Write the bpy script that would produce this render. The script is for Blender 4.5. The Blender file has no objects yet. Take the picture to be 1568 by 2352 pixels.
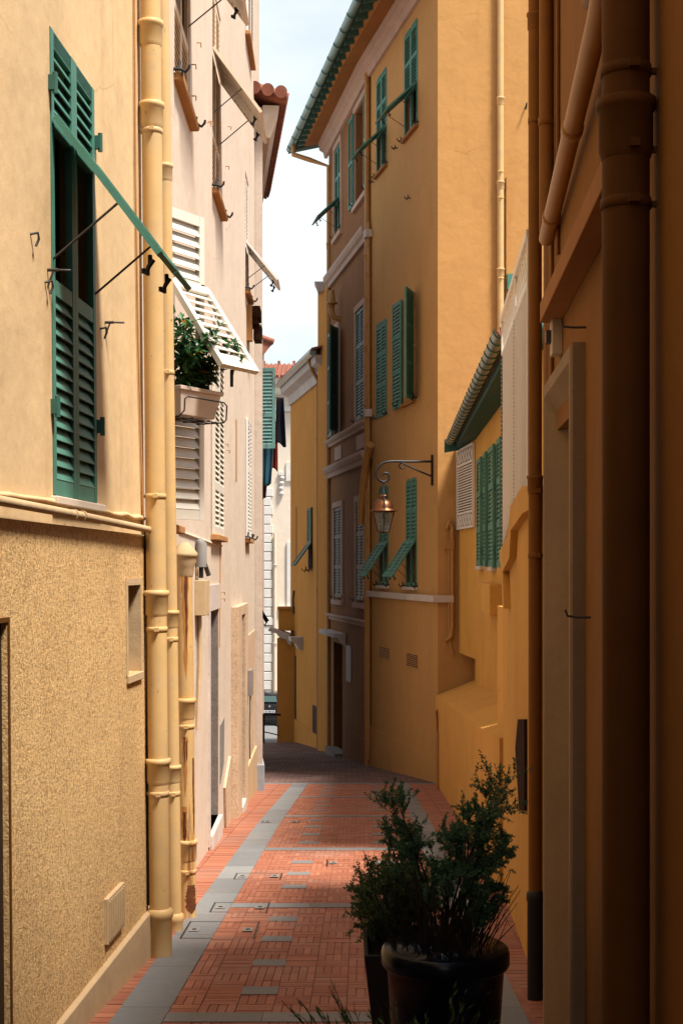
import bpy, math, random
from mathutils import Vector, Matrix
random.seed(7)
V = Vector
SC = bpy.context.scene
COL = SC.collection
# ------------------------------------------------------------------ camera
F = 3267.0            # focal length in measured photo units (50 mm on a 36 mm high frame)
EYE = V((0, 0, 1.77))
cd = bpy.data.cameras.new('camera'); cam = bpy.data.objects.new('camera', cd); COL.objects.link(cam)
cam.location = EYE; cam.rotation_euler = (math.radians(90), 0, 0)
cd.sensor_fit = 'VERTICAL'; cd.sensor_height = 36; cd.sensor_width = 24; cd.lens = 50
cd.shift_y = 129 / 2352.0
cd.clip_start = 0.05; cd.clip_end = 2000
SC.camera = cam
# ------------------------------------------------------------------ light
SUN_DIR = V((0.80, -0.60, 0.0)).normalized(); SUN_EL = math.radians(63)
SKY_STRENGTH = 0.08
w = bpy.data.worlds.new('World'); SC.world = w; w.use_nodes = True
nt = w.node_tree; N = nt.nodes; L = nt.links
bg = N['Background']; bg.inputs['Strength'].default_value = SKY_STRENGTH
sky = N.new('ShaderNodeTexSky'); sky.sky_type = 'NISHITA'; sky.sun_disc = False
sky.sun_elevation = SUN_EL; sky.sun_rotation = math.atan2(SUN_DIR.x, SUN_DIR.y)
sky.air_density = 1.0; sky.dust_density = 2.0
tc = N.new('ShaderNodeTexCoord'); mp = N.new('ShaderNodeMapping'); mp.inputs['Scale'].default_value = (1, 1, 2.2)
cn = N.new('ShaderNodeTexNoise'); cn.inputs['Scale'].default_value = 3.2; cn.inputs['Detail'].default_value = 7; cn.inputs['Roughness'].default_value = .55
cr = N.new('ShaderNodeValToRGB'); cr.color_ramp.elements[0].position = .36; cr.color_ramp.elements[1].position = .62
cr.color_ramp.elements[0].color = (.62, .62, .62, 1); cr.color_ramp.elements[1].color = (1, 1, 1, 1)
cm = N.new('ShaderNodeMixRGB'); cm.inputs[2].default_value = (8.1, 8.9, 9.1, 1)
L.new(tc.outputs['Generated'], mp.inputs['Vector']); L.new(mp.outputs[0], cn.inputs['Vector'])
sx_ = N.new('ShaderNodeSeparateXYZ'); L.new(tc.outputs['Generated'], sx_.inputs[0])      # bright cloud and haze low down, clear sky overhead
cz_ = N.new('ShaderNodeMapRange'); cz_.interpolation_type = 'SMOOTHSTEP'
for k_, v_ in (('From Min', .40), ('From Max', .66), ('To Min', 1.0), ('To Max', .24)): cz_.inputs[k_].default_value = v_
cl_ = N.new('ShaderNodeMath'); cl_.operation = 'MULTIPLY'
L.new(sx_.outputs['Z'], cz_.inputs['Value']); L.new(cz_.outputs[0], cl_.inputs[1])
L.new(cn.outputs['Fac'], cr.inputs['Fac']); L.new(cr.outputs[0], cl_.inputs[0]); L.new(cl_.outputs[0], cm.inputs[0]); L.new(sky.outputs[0], cm.inputs[1])
L.new(cm.outputs[0], bg.inputs['Color'])
sd = bpy.data.lights.new('sun', 'SUN'); sd.energy = 5.0; sd.angle = math.radians(11); sd.color = (1, .94, .84)
so = bpy.data.objects.new('sun', sd); COL.objects.link(so); so.location = (10, -10, 30)
sv = V((SUN_DIR.x * math.cos(SUN_EL), SUN_DIR.y * math.cos(SUN_EL), math.sin(SUN_EL)))
so.rotation_euler = sv.to_track_quat('Z', 'Y').to_euler()
vs = SC.view_settings
vs.view_transform = 'Standard'; vs.look = 'None'; vs.gamma = 1; vs.use_curve_mapping = False; vs.exposure = 0.7
SC.render.engine = 'CYCLES'
SC.cycles.max_bounces = 8; SC.cycles.diffuse_bounces = 2; SC.cycles.glossy_bounces = 3; SC.cycles.transmission_bounces = 4
SC.cycles.caustics_reflective = False; SC.cycles.caustics_refractive = False

# ------------------------------------------------------------------ materials
MATS = {}
def base_mat(name):
    m = bpy.data.materials.new(name); m.use_nodes = True
    b = m.node_tree.nodes['Principled BSDF']
    MATS[name] = m
    return m, m.node_tree.nodes, m.node_tree.links, b
def noise(N, L, vec, scale, detail=4, rough=.6, mapping=None):
    if mapping:
        mp = N.new('ShaderNodeMapping'); mp.inputs['Scale'].default_value = mapping; L.new(vec, mp.inputs['Vector']); vec = mp.outputs[0]
    n = N.new('ShaderNodeTexNoise'); n.inputs['Scale'].default_value = scale; n.inputs['Detail'].default_value = detail; n.inputs['Roughness'].default_value = rough
    L.new(vec, n.inputs['Vector']); return n.outputs['Fac']
def ramp(N, L, fac, p0, p1, c0=(0, 0, 0, 1), c1=(1, 1, 1, 1)):
    r = N.new('ShaderNodeValToRGB'); e = r.color_ramp.elements
    e[0].position = p0; e[1].position = p1; e[0].color = c0; e[1].color = c1
    L.new(fac, r.inputs['Fac']); return r.outputs[0]
def mix(N, L, fac, a, b, mode='MIX'):
    m = N.new('ShaderNodeMixRGB'); m.blend_type = mode
    for i, x in ((0, fac), (1, a), (2, b)):
        if isinstance(x, (int, float)): m.inputs[i].default_value = x
        elif isinstance(x, tuple): m.inputs[i].default_value = x if len(x) == 4 else (*x, 1)
        else: L.new(x, m.inputs[i])
    return m.outputs[0]
def bump(N, L, b, h, strength, dist, prev=None):
    n = N.new('ShaderNodeBump'); n.inputs['Strength'].default_value = strength; n.inputs['Distance'].default_value = dist
    L.new(h, n.inputs['Height'])
    if prev is not None: L.new(prev, n.inputs['Normal'])
    L.new(n.outputs[0], b.inputs['Normal']); return n.outputs[0]
def sc3(c, k): return tuple(min(1, x * k) for x in c)
def plaster(name, c, var=.82, streak=.75, rough=.92, bs=.25, fine=70, dirt=None, speck=0, coarse=.0):
    m, N, L, b = base_mat(name)
    tc = N.new('ShaderNodeTexCoord'); v = tc.outputs['Object']
    n1 = ramp(N, L, noise(N, L, v, .9, 5), .35, .68)
    col = mix(N, L, n1, sc3(c, var), c)
    n2 = ramp(N, L, noise(N, L, v, 3.2, 5, .65, (1, 1, .16)), .52, .78)
    s = mix(N, L, n2, (1, 1, 1), dirt or (streak, streak * .96, streak * .88))
    col = mix(N, L, .55, col, s, 'MULTIPLY')
    n3 = noise(N, L, v, 14, 6, .7)
    col = mix(N, L, .35, col, ramp(N, L, n3, .3, .7, (.78, .76, .72, 1), (1.0, 1.0, 1.0, 1)), 'MULTIPLY')
    vo = N.new('ShaderNodeTexVoronoi'); vo.feature = 'DISTANCE_TO_EDGE'; vo.inputs['Scale'].default_value = .55
    wm = N.new('ShaderNodeMixRGB'); wm.inputs[0].default_value = .12; L.new(v, wm.inputs[1]); nn_ = N.new('ShaderNodeTexNoise'); nn_.inputs['Scale'].default_value = 4; nn_.inputs['Detail'].default_value = 5; L.new(v, nn_.inputs['Vector']); L.new(nn_.outputs['Color'], wm.inputs[2]); L.new(wm.outputs[0], vo.inputs['Vector'])
    ck = ramp(N, L, vo.outputs['Distance'], .0008, .003, (.62, .55, .48, 1), (1, 1, 1, 1))
    ckm = ramp(N, L, noise(N, L, v, .8, 2), .48, .6)
    mk = mix(N, L, ckm, (1, 1, 1), ck)
    col = mix(N, L, .5, col, mk, 'MULTIPLY')
    pt_ = ramp(N, L, noise(N, L, v, 1.7, 6, .7), .60, .66, (1, 1, 1, 1), (.90, .87, .83, 1))
    col = mix(N, L, .7, col, pt_, 'MULTIPLY')
    if speck:
        n5 = ramp(N, L, noise(N, L, v, 44, 4, .75), .38, .56, (.42, .33, .24, 1), (1, 1, 1, 1))  # dark grit specks; relief shade of the grain is put into the colour
        col = mix(N, L, speck, col, n5, 'MULTIPLY')
    L.new(col, b.inputs['Base Color']); b.inputs['Roughness'].default_value = rough
    b.inputs['Specular IOR Level'].default_value = .25
    p = bump(N, L, b, noise(N, L, v, fine, 5, .65), bs, .006)
    p = bump(N, L, b, noise(N, L, v, 2.3, 3), .5, .03, p)
    if coarse: bump(N, L, b, noise(N, L, v, 78, 4, .7), coarse, .016, p)
    return m
def paint(name, c, rough=.5, metallic=0, wear=None, wearc=(.2, .08, .03), wearpos=(.62, .72), var=.8, vs=6, bs=.08, wmap=(1, 1, 1), wscale=9, spec=.4, spots=0):
    m, N, L, b = base_mat(name)
    tc = N.new('ShaderNodeTexCoord'); v = tc.outputs['Object']
    col = mix(N, L, ramp(N, L, noise(N, L, v, vs, 5), .3, .7), sc3(c, var), c)
    if wear:
        f = ramp(N, L, noise(N, L, v, wscale, 6, .65, wmap), *wearpos)
        f2 = N.new('ShaderNodeMath'); f2.operation = 'MULTIPLY'; L.new(f, f2.inputs[0]); f2.inputs[1].default_value = wear
        col = mix(N, L, f2.outputs[0], col, wearc)
    if spots:
        col = mix(N, L, ramp(N, L, noise(N, L, v, 3.5, 5, .7), .48, .70), col, mix(N, L, .5, col, (.50, .38, .25)))
        sp = ramp(N, L, noise(N, L, v, 26, 3, .6, (1, 1, .5)), .685, .71); sk_ = ramp(N, L, noise(N, L, v, 2.1, 3), .45, .6)
        f3 = N.new('ShaderNodeMath'); f3.operation = 'MULTIPLY'; L.new(sp, f3.inputs[0]); L.new(sk_, f3.inputs[1])
        f4 = N.new('ShaderNodeMath'); f4.operation = 'MULTIPLY'; L.new(f3.outputs[0], f4.inputs[0]); f4.inputs[1].default_value = spots
        col = mix(N, L, f4.outputs[0], col, (.16, .06, .02))
    L.new(col, b.inputs['Base Color']); b.inputs['Roughness'].default_value = rough; b.inputs['Metallic'].default_value = metallic
    b.inputs['Specular IOR Level'].default_value = spec
    bump(N, L, b, noise(N, L, v, 60, 4), bs, .004)
    return m
# walls
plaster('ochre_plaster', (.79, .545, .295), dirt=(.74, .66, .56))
plaster('roughcast', (.92, .60, .275), bs=.5, speck=.75, coarse=.75)
plaster('ochre_skirting', (.60, .42, .24))
plaster('pale_pink_plaster', (.69, .565, .45), var=.93, dirt=(.9, .86, .80))
plaster('pale_roughcast', (.74, .53, .36), speck=.45, coarse=.5)
plaster('grey_pink_plaster', (.62, .51, .43), var=.92)
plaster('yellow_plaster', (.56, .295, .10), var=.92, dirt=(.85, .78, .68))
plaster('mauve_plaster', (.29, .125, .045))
plaster('pink_stucco', (.54, .37, .29), var=.9)
plaster('low_house_plaster', (.70, .36, .078), var=.88)
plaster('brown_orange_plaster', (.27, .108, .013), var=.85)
plaster('brown_trim', (.38, .16, .045))
plaster('stone_surround', (.34, .235, .155), bs=.5)
plaster('end_house_plaster', (.62, .265, .05), var=.9)
plaster('cream_facade', (.78, .66, .54), var=.95)
plaster('white_stone', (.72, .68, .63), var=.95)
plaster('grey_stone', (.30, .25, .22), bs=.6, speck=.4)
plaster('blue_grey_stone', (.34, .37, .41))
plaster('terracotta_sill', (.50, .24, .09))
plaster('white_sill', (.66, .56, .50))
# joinery
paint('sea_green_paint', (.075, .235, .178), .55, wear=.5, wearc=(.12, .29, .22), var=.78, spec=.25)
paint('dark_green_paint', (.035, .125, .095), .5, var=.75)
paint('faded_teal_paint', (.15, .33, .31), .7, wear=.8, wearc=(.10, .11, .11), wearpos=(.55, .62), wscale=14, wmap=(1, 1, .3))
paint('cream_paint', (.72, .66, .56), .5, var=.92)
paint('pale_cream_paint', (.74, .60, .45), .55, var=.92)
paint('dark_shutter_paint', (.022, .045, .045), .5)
paint('white_metal', (.78, .72, .66), .45, var=.94)
paint('cream_screen', (.80, .64, .44), .6, var=.93)
paint('yellow_pipe_paint', (.68, .44, .19), .5, wear=.3, wearc=(.36, .20, .08), wearpos=(.64, .76), var=.85, wscale=7, spots=.9, spec=.3, bs=.15)
paint('rusty_pipe_paint', (.68, .41, .155), .6, spots=1, wear=.95, wearc=(.22, .065, .012), wearpos=(.55, .64), wmap=(1.6, 1.6, .10), wscale=6.5)
paint('ochre_pipe_paint', (.46, .22, .06), .5)
paint('brown_pipe_paint', (.24, .090, .012), .6, spec=.2)
paint('shade_darkened_brown', (.13, .048, .009), .7, spec=.15)  # darker copy of the pipe brown, shade of the near end put into it
paint('black_iron', (.012, .012, .014), .45, var=.7)
paint('cast_iron', (.016, .013, .012), .55, var=.6)
paint('dark_metal', (.05, .04, .035), .5)
paint('zinc_gutter', (.34, .40, .36), .32, .85, wear=.5, wearc=(.10, .16, .14), wearpos=(.5, .7), vs=4)
paint('green_gutter', (.15, .27, .23), .35, .5, vs=4)
paint('green_tiles', (.03, .095, .075), .55)
paint('dark_copper', (.13, .055, .03), .45, .8, var=.7)
paint('copper', (.22, .088, .042), .42, .95, wear=.5, wearc=(.20, .07, .035), var=.7, vs=12)
paint('grey_box', (.26, .24, .22), .6)
paint('dark_wood', (.045, .020, .011), .9, var=.5, vs=14, spec=.05)
paint('door_wood', (.045, .025, .014), .7, var=.6, spec=.12)
paint('glazed_pot', (.004, .007, .017), .22, var=.5, spec=.22)
paint('dark_planter', (.020, .014, .012), .6)
paint('plastic_trough', (.66, .52, .42), .5, var=.93)
paint('car_paint', (.006, .008, .010), .12, spec=.7)
paint('tyre_rubber', (.012, .012, .012), .8)
paint('red_plastic', (.42, .02, .015), .25)
paint('white_plate', (.70, .72, .76), .5)
paint('silver', (.7, .7, .7), .25, .9)
paint('interior_dark', (.012, .009, .007), .9)
paint('soil', (.03, .02, .013), .95)
paint('bark', (.055, .032, .02), .9)
paint('dark_twig', (.022, .016, .012), .9)
paint('blue_cloth', (.03, .115, .17), .9)
paint('red_cloth', (.40, .05, .02), .9)
paint('navy_cloth', (.008, .011, .025), .9, wear=1, wearc=(.45, .45, .48), wearpos=(.70, .72), wscale=26)
paint('brown_cloth', (.06, .012, .010), .9, wear=1, wearc=(.35, .22, .14), wearpos=(.66, .69), wscale=22)
def glass(name, c, rough=.06):
    m, N, L, b = base_mat(name)
    b.inputs['Base Color'].default_value = (*c, 1); b.inputs['Roughness'].default_value = rough; b.inputs['Specular IOR Level'].default_value = .5
glass('window_glass', (.010, .011, .011))
glass('car_glass', (.05, .085, .08), .05)
def clear_glass():
    m, N, L, b = base_mat('lamp_glass')
    b.inputs['Base Color'].default_value = (.35, .35, .33, 1); b.inputs['Roughness'].default_value = .08
    b.inputs['Alpha'].default_value = .2
clear_glass()
def leafmat(name, c, c2):
    m, N, L, b = base_mat(name)
    oi = N.new('ShaderNodeTexCoord')
    col = mix(N, L, ramp(N, L, noise(N, L, oi.outputs['Object'], 9, 3), .35, .65), c, c2)
    L.new(col, b.inputs['Base Color']); b.inputs['Roughness'].default_value = .42
    t = N.new('ShaderNodeBsdfTranslucent'); L.new(col, t.inputs['Color'])
    ms = N.new('ShaderNodeMixShader'); ms.inputs[0].default_value = .25
    L.new(b.outputs[0], ms.inputs[1]); L.new(t.outputs[0], ms.inputs[2]); L.new(ms.outputs[0], N['Material Output'].inputs['Surface'])
def fabric(name, c):
    m, N, L, b = base_mat(name)
    b.inputs['Base Color'].default_value = (*c, 1); b.inputs['Roughness'].default_value = .9
    t = N.new('ShaderNodeBsdfTranslucent'); t.inputs['Color'].default_value = (*c, 1)
    ms = N.new('ShaderNodeMixShader'); ms.inputs[0].default_value = .85
    L.new(b.outputs[0], ms.inputs[1]); L.new(t.outputs[0], ms.inputs[2]); L.new(ms.outputs[0], N['Material Output'].inputs['Surface'])
fabric('screen_fabric', (.90, .74, .54))
leafmat('lemon_leaf', (.022, .085, .030), (.05, .15, .045))
leafmat('yellow_leaf', (.45, .27, .03), (.5, .33, .05))
leafmat('feather_leaf', (.065, .17, .095), (.10, .22, .10))
leafmat('bush_leaf', (.055, .12, .035), (.09, .16, .05))
def tilemat():
    m, N, L, b = base_mat('roof_tiles')
    tc = N.new('ShaderNodeTexCoord'); v = tc.outputs['Object']
    col = mix(N, L, ramp(N, L, noise(N, L, v, 5, 4), .3, .7), (.19, .055, .032), (.32, .11, .06))
    L.new(col, b.inputs['Base Color']); b.inputs['Roughness'].default_value = .8
tilemat()
def brickmat(name, c0, c1):
    m, N, L, b = base_mat(name)
    at = N.new('ShaderNodeAttribute'); at.attribute_name = 'tone'
    tc = N.new('ShaderNodeTexCoord'); v = tc.outputs['Object']
    col = mix(N, L, at.outputs['Fac'], c0, c1)
    col = mix(N, L, .5, col, ramp(N, L, noise(N, L, v, 24, 5, .7), .3, .7, (.68, .66, .64, 1), (1.05, 1.02, 1, 1)), 'MULTIPLY')
    col = mix(N, L, ramp(N, L, noise(N, L, v, 1.3, 5, .65), .5, .78), col, mix(N, L, .5, col, (.30, .22, .18)))
    L.new(col, b.inputs['Base Color'])
    r = ramp(N, L, noise(N, L, v, 2.5, 4), .3, .7, (.55, .55, .55, 1), (.8, .8, .8, 1)); L.new(r, b.inputs['Roughness'])
    bump(N, L, b, noise(N, L, v, 90, 4), .25, .003)
brickmat('brick', (.285, .088, .048), (.435, .165, .092))
brickmat('shaded_brick', (.090, .052, .048), (.17, .088, .074))  # far brick; the shadow beyond the corner house is put into its colour
brickmat('grey_slab', (.165, .172, .178), (.235, .245, .25))
plaster('mortar', (.34, .19, .125), bs=.4)
plaster('asphalt', (.20, .20, .205), bs=.6)
def M(n): return MATS[n]

# ------------------------------------------------------------------ object helpers
WL = {}
class MB:
    def __init__(s): s.v = []; s.f = []; s.sm = []
    def add(s, vs, fs, smooth=False):
        o = len(s.v); s.v += [V(p) for p in vs]
        for f in fs: s.f.append([i + o for i in f]); s.sm.append(smooth)
        return s
    def box(s, o, a, b, c):
        o, a, b, c = V(o), V(a), V(b), V(c)
        p = [o, o + a, o + a + b, o + b, o + c, o + a + c, o + a + b + c, o + b + c]
        fs = [(0, 3, 2, 1), (4, 5, 6, 7), (0, 1, 5, 4), (1, 2, 6, 5), (2, 3, 7, 6), (3, 0, 4, 7)]
        if a.cross(b).dot(c) < 0: fs = [f[::-1] for f in fs]
        return s.add(p, fs)
    def abox(s, x0, x1, y0, y1, z0, z1): return s.box((x0, y0, z0), (x1 - x0, 0, 0), (0, y1 - y0, 0), (0, 0, z1 - z0))
    def prism(s, pts, ext):
        pts = [V(p) for p in pts]; ext = V(ext); n = len(pts)
        return s.add(pts + [p + ext for p in pts], [tuple(range(n))[::-1], tuple(range(n, 2 * n))] + [(i, (i + 1) % n, n + (i + 1) % n, n + i) for i in range(n)])
    def tube(s, pts, r, seg=10, caps=True):
        pts = [V(p) for p in pts]; n = len(pts)
        rs = r if isinstance(r, (list, tuple)) else [r] * n
        ref = None; vs = []
        for i, p in enumerate(pts):
            d = (pts[min(i + 1, n - 1)] - pts[max(i - 1, 0)])
            d = d.normalized() if d.length > 1e-9 else V((0, 0, 1))
            if ref is None: ref = d.orthogonal().normalized()
            ref = (ref - d * ref.dot(d)); ref = ref.normalized() if ref.length > 1e-6 else d.orthogonal().normalized()
            q = d.cross(ref)
            for k in range(seg):
                a = 2 * math.pi * k / seg; vs.append(p + (ref * math.cos(a) + q * math.sin(a)) * rs[i])
        fs = [(i * seg + k, i * seg + (k + 1) % seg, (i + 1) * seg + (k + 1) % seg, (i + 1) * seg + k) for i in range(n - 1) for k in range(seg)]
        s.add(vs, fs, True)
        if caps:
            s.add(vs[:seg], [tuple(range(seg))[::-1]]); s.add(vs[-seg:], [tuple(range(seg))])
        return s
    def lathe(s, c, prof, seg=24, axis=V((0, 0, 1))):
        return s.tube([V(c) + axis * z for r, z in prof], [max(r, 1e-4) for r, z in prof], seg, True)
    def build(s, name, mat, parent=None, bevel=0):
        me = bpy.data.meshes.new(name)
        off = WL.get(parent, V((0, 0, 0)))
        me.from_pydata([tuple(p - off) for p in s.v], [], s.f)
        for p, q in zip(me.polygons, s.sm): p.use_smooth = q
        me.materials.append(M(mat))
        o = bpy.data.objects.new(name, me); COL.objects.link(o)
        if parent is not None: o.parent = parent
        WL[o] = off
        if bevel:
            b = o.modifiers.new('bevel', 'BEVEL'); b.width = bevel; b.segments = 2; b.limit_method = 'ANGLE'; b.angle_limit = math.radians(40)
        me.update(); return o
def thing(name, label, cat, loc=(0, 0, 0), group=None):
    o = bpy.data.objects.new(name, None); COL.objects.link(o); o.location = loc; o.empty_display_size = .1
    o['label'] = label; o['category'] = cat
    if group: o['group'] = group
    WL[o] = V(loc); return o
def tag(o, label, cat, group=None, kind=None):
    if label: o['label'] = label
    if cat: o['category'] = cat
    if group: o['group'] = group
    if kind: o['kind'] = kind
    return o
def struct(o): o['kind'] = 'structure'; return o

def ground(y):
    k = [(-60, .6), (-12, .6), (0, 0), (17, -1.27), (25, -2.006), (42, -3.385), (58, -4.75), (66, -5.5), (75, -5.6), (400, -6)]
    for (a, za), (b, zb) in zip(k, k[1:]):
        if y <= b: return za + (zb - za) * (y - a) / (b - a)
    return k[-1][1]
def P(u, v, d): return V(((u - 784) / F * d, d, 1.77 + (1305 - v) / F * d))

class Wall:
    """a wall plane: s along it, n out of it towards the street, z up"""
    def __init__(s, p0, p1, side, batter=0):
        s.o = V((*p0, 0)); t = V((p1[0] - p0[0], p1[1] - p0[1], 0)); s.len = t.length; s.t = t.normalized()
        s.n = V((s.t.y, -s.t.x, 0)) * side; s.b = batter
    def pt(s, a, n, z): return s.o + s.t * a + s.n * (n - s.b * (z - 1.5)) + V((0, 0, z))
    def hit(s, u, v, n=0):
        r = V(((u - 784) / F, 1, (1305 - v) / F)); nn = s.n + V((0, 0, s.b))
        k = ((s.o - EYE).dot(s.n) + n - s.b * (1.77 - 1.5)) / r.dot(nn)
        p = EYE + r * k
        return (p - s.o).dot(s.t), p.z
    def S(s, u, v=1305, n=0): return s.hit(u, v, n)[0]
    def Z(s, u, v, n=0): return s.hit(u, v, n)[1]
    def box(s, mb, a0, a1, n0, n1, z0, z1):
        p = [s.pt(a, n, z) for z in (z0, z1) for (a, n) in ((a0, n0), (a1, n0), (a1, n1), (a0, n1))]
        fs = [(0, 3, 2, 1), (4, 5, 6, 7), (0, 1, 5, 4), (1, 2, 6, 5), (2, 3, 7, 6), (3, 0, 4, 7)]
        return mb.add(p, fs)
    def facade(s, mb, a0, a1, z0, z1, holes=(), depth=.22, n=0, edges=True):
        A = sorted({a0, a1, *[min(max(h[i], a0), a1) for h in holes for i in (0, 1)]})
        Zs = sorted({z0, z1, *[min(max(h[i], z0), z1) for h in holes for i in (2, 3)]})
        for i in range(len(A) - 1):
            for j in range(len(Zs) - 1):
                ca, cz = (A[i] + A[i + 1]) / 2, (Zs[j] + Zs[j + 1]) / 2
                if any(h[0] < ca < h[1] and h[2] < cz < h[3] for h in holes): continue
                mb.add([s.pt(A[i], n, Zs[j]), s.pt(A[i + 1], n, Zs[j]), s.pt(A[i + 1], n, Zs[j + 1]), s.pt(A[i], n, Zs[j + 1])], [(0, 1, 2, 3)])
        for h in holes:
            h0, h1, k0, k1 = max(h[0], a0), min(h[1], a1), max(h[2], z0), min(h[3], z1)
            if h1 <= h0 or k1 <= k0: continue
            c = [(h0, k0), (h1, k0), (h1, k1), (h0, k1)]
            for (x, y), (x2, y2) in zip(c, c[1:] + c[:1]):
                mb.add([s.pt(x, n, y), s.pt(x2, n, y2), s.pt(x2, n - depth, y2), s.pt(x, n - depth, y)], [(0, 1, 2, 3)])
        if edges:
            c = [(a0, z0), (a1, z0), (a1, z1), (a0, z1)]
            for (x, y), (x2, y2) in zip(c, c[1:] + c[:1]):
                mb.add([s.pt(x, n, y), s.pt(x2, n, y2), s.pt(x2, n - .5, y2), s.pt(x, n - .5, y)], [(0, 1, 2, 3)])
        return mb
    def body(s, mb, a0, a1, n0, n1, z0, z1): return s.box(mb, a0, a1, n1, n0, z0, z1)

def slat_leaf(name, parent, o, a, b, n, w, h, secs, mat, th=.035, st=.055, rail=.075, pitch=.055, tilt=-1, nk=.32):
    """louvred leaf: o lower corner (back face), a across, b up, n out; secs = [(h0, h1, 'L' | 'O' | 'S')]"""
    o, a, b, n = V(o), V(a).normalized(), V(b).normalized(), V(n).normalized()
    mb = MB()
    mb.box(o, a * st, b * h, n * th); mb.box(o + a * (w - st), a * st, b * h, n * th)
    ys = sorted({0, h, *[x for q in secs for x in q[:2]]})
    for y in ys:
        y0 = 0 if y == 0 else (h - rail if y == h else y - rail / 2)
        mb.box(o + a * st + b * y0 + n * .002, a * (w - 2 * st), b * rail, n * (th - .004))
    for q0, q1, kind in secs:
        lo = q0 + (rail if q0 == 0 else rail / 2); hi = q1 - (rail if q1 == h else rail / 2)
        if kind == 'L':
            m = max(1, int((hi - lo) / pitch)); pp = (hi - lo) / m
            for i in range(m):
                c = o + a * st + b * (lo + pp * (i + .5)) + n * (th * .5)
                dv = (n * nk + b * tilt * .66).normalized() * min(.12, pp * (1.08 if nk > .31 else .97)); tv = dv.cross(a).normalized() * .007
                mb.box(c - dv / 2 - tv / 2, a * (w - 2 * st), dv, tv)
        elif kind == 'S':
            mb.box(o + a * st + b * lo + n * .012, a * (w - 2 * st), b * (hi - lo), n * (th - .024))
    return mb.build(name, mat, parent)

def hook(mb, p, n, t, size=.09):
    """an iron shutter catch"""
    p, n, t = V(p), V(n), V(t); up = V((0, 0, 1))
    mb.tube([p, p + n * size * .7, p + n * size * 1.1 - up * size * .25, p + n * size * 1.4 + up * size * .1, p + n * size * 1.45 + up * size * .4], [.013, .013, .012, .012, .010], 6)
    mb.tube([p + n * size * .5, p + n * size * .6 + up * size * .75 + t * size * .2], .012, 6)
    mb.tube([p + n * size * .8, p + n * size * .8 - up * size * .55], .010, 6)

def window(bld, W, a0, a1, z0, z1, mat, secs, flap=None, sill='terracotta_sill', reveal=.2, rec=.045, pitch=.055, leaves=2, proud=False, frame_mat='dark_metal', catch=True, stay=True, closed=True, lat=0, label=None):
    """window in the hole of a wall: frame > pane, louvred shutters, raised flaps, sill"""
    f = MB(); h = z1 - z0; wd = a1 - a0
    fr = .05
    for q0, q1 in ((a0, a0 + fr), (a1 - fr, a1), ((a0 + a1) / 2 - fr / 2, (a0 + a1) / 2 + fr / 2)): W.box(f, q0 + .002, q1 - .002, -reveal - .02, -reveal + .03, z0, z1)
    for k in (z0, z1 - fr, z0 + h * .55): W.box(f, a0 + .003, a1 - .003, -reveal - .018, -reveal + .028, k + .002, k + fr)
    win = f.build('window', frame_mat, bld)
    if label: win['label'] = label
    g = MB(); g.add([W.pt(a0, -reveal - .012, z0), W.pt(a1, -reveal - .012, z0), W.pt(a1, -reveal - .012, z1), W.pt(a0, -reveal - .012, z1)], [(0, 1, 2, 3)])
    g.build('pane', 'window_glass', win)
    nb = -rec if not proud else .006
    if closed:
        lw = (wd - .006) / leaves
        for i in range(leaves):
            q = a0 + .003 + lw * i
            slat_leaf('shutter', win, W.pt(q + .001, nb, z0 + .004), W.t, W.pt(0, 0, 1) - W.pt(0, 0, 0), W.n, lw - .003, h - .008, secs, mat, pitch=pitch)
            if flap:
                fz, out, drop = flap
                hz = z0 + fz; q3 = (W.n * out - V((0, 0, drop))); ln = q3.length; qd = q3.normalized()
                hp = W.pt(q + .004, nb + .04, hz); end = hp + qd * ln
                nn = (-W.t).cross(qd); nn = nn if nn.dot(W.n) > 0 else -nn
                slat_leaf('shutter_flap', win, end, W.t, -qd, nn, lw - .01, ln, [(0, ln, 'L')], mat, pitch=pitch, th=.03, nk=.22)
        if flap and stay:
            fz, out, drop = flap
            for q, k in ((a0 + .02, 1), (a1 - .02, -1)):
                r = MB(); p0 = W.pt(q, nb + .03, z0 + fz - drop * 1.02); p1 = W.pt(q, nb + .04, z0 + fz) + (W.n * out - V((0, 0, drop))) * .62
                r.tube([p0, p1], .006, 6); r.build('stay', 'dark_metal', win)
            for i in range(leaves):
                q = a0 + lw * (i + .5); r = MB(); e = W.pt(q, nb + .04, z0 + fz) + (W.n * out - V((0, 0, drop))) * .93
                hook(r, e - W.n * .02 - V((0, 0, .02)), -V((0, 0, 1)) * .7 - W.n * .5, W.t, .07); r.build('flap_latch', 'black_iron', win)
    if sill:
        sl = MB(); W.box(sl, a0 - .06, a1 + .06, -.05, .075, z0 - .06, z0); sl.build('sill', sill, win, .008)
    if catch:
        for q in (a0 - .07, a1 + .10):
            c = MB(); hook(c, W.pt(q, -.005, z0 + .02), W.n, W.t); c.build('shutter_catch', 'black_iron', win)
    return win
def flat_leaf(win, W, a0, a1, z0, z1, mat, n=.03, third=True, pitch=.055):
    h = z1 - z0; secs = [(0, h / 3, 'L'), (h / 3, 2 * h / 3, 'L'), (2 * h / 3, h, 'L')] if third else [(0, h / 2, 'L'), (h / 2, h, 'L')]
    return slat_leaf('shutter', win, W.pt(a0, n, z0), W.t, (0, 0, 1), W.n, a1 - a0, h, secs, mat, pitch=pitch)

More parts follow.
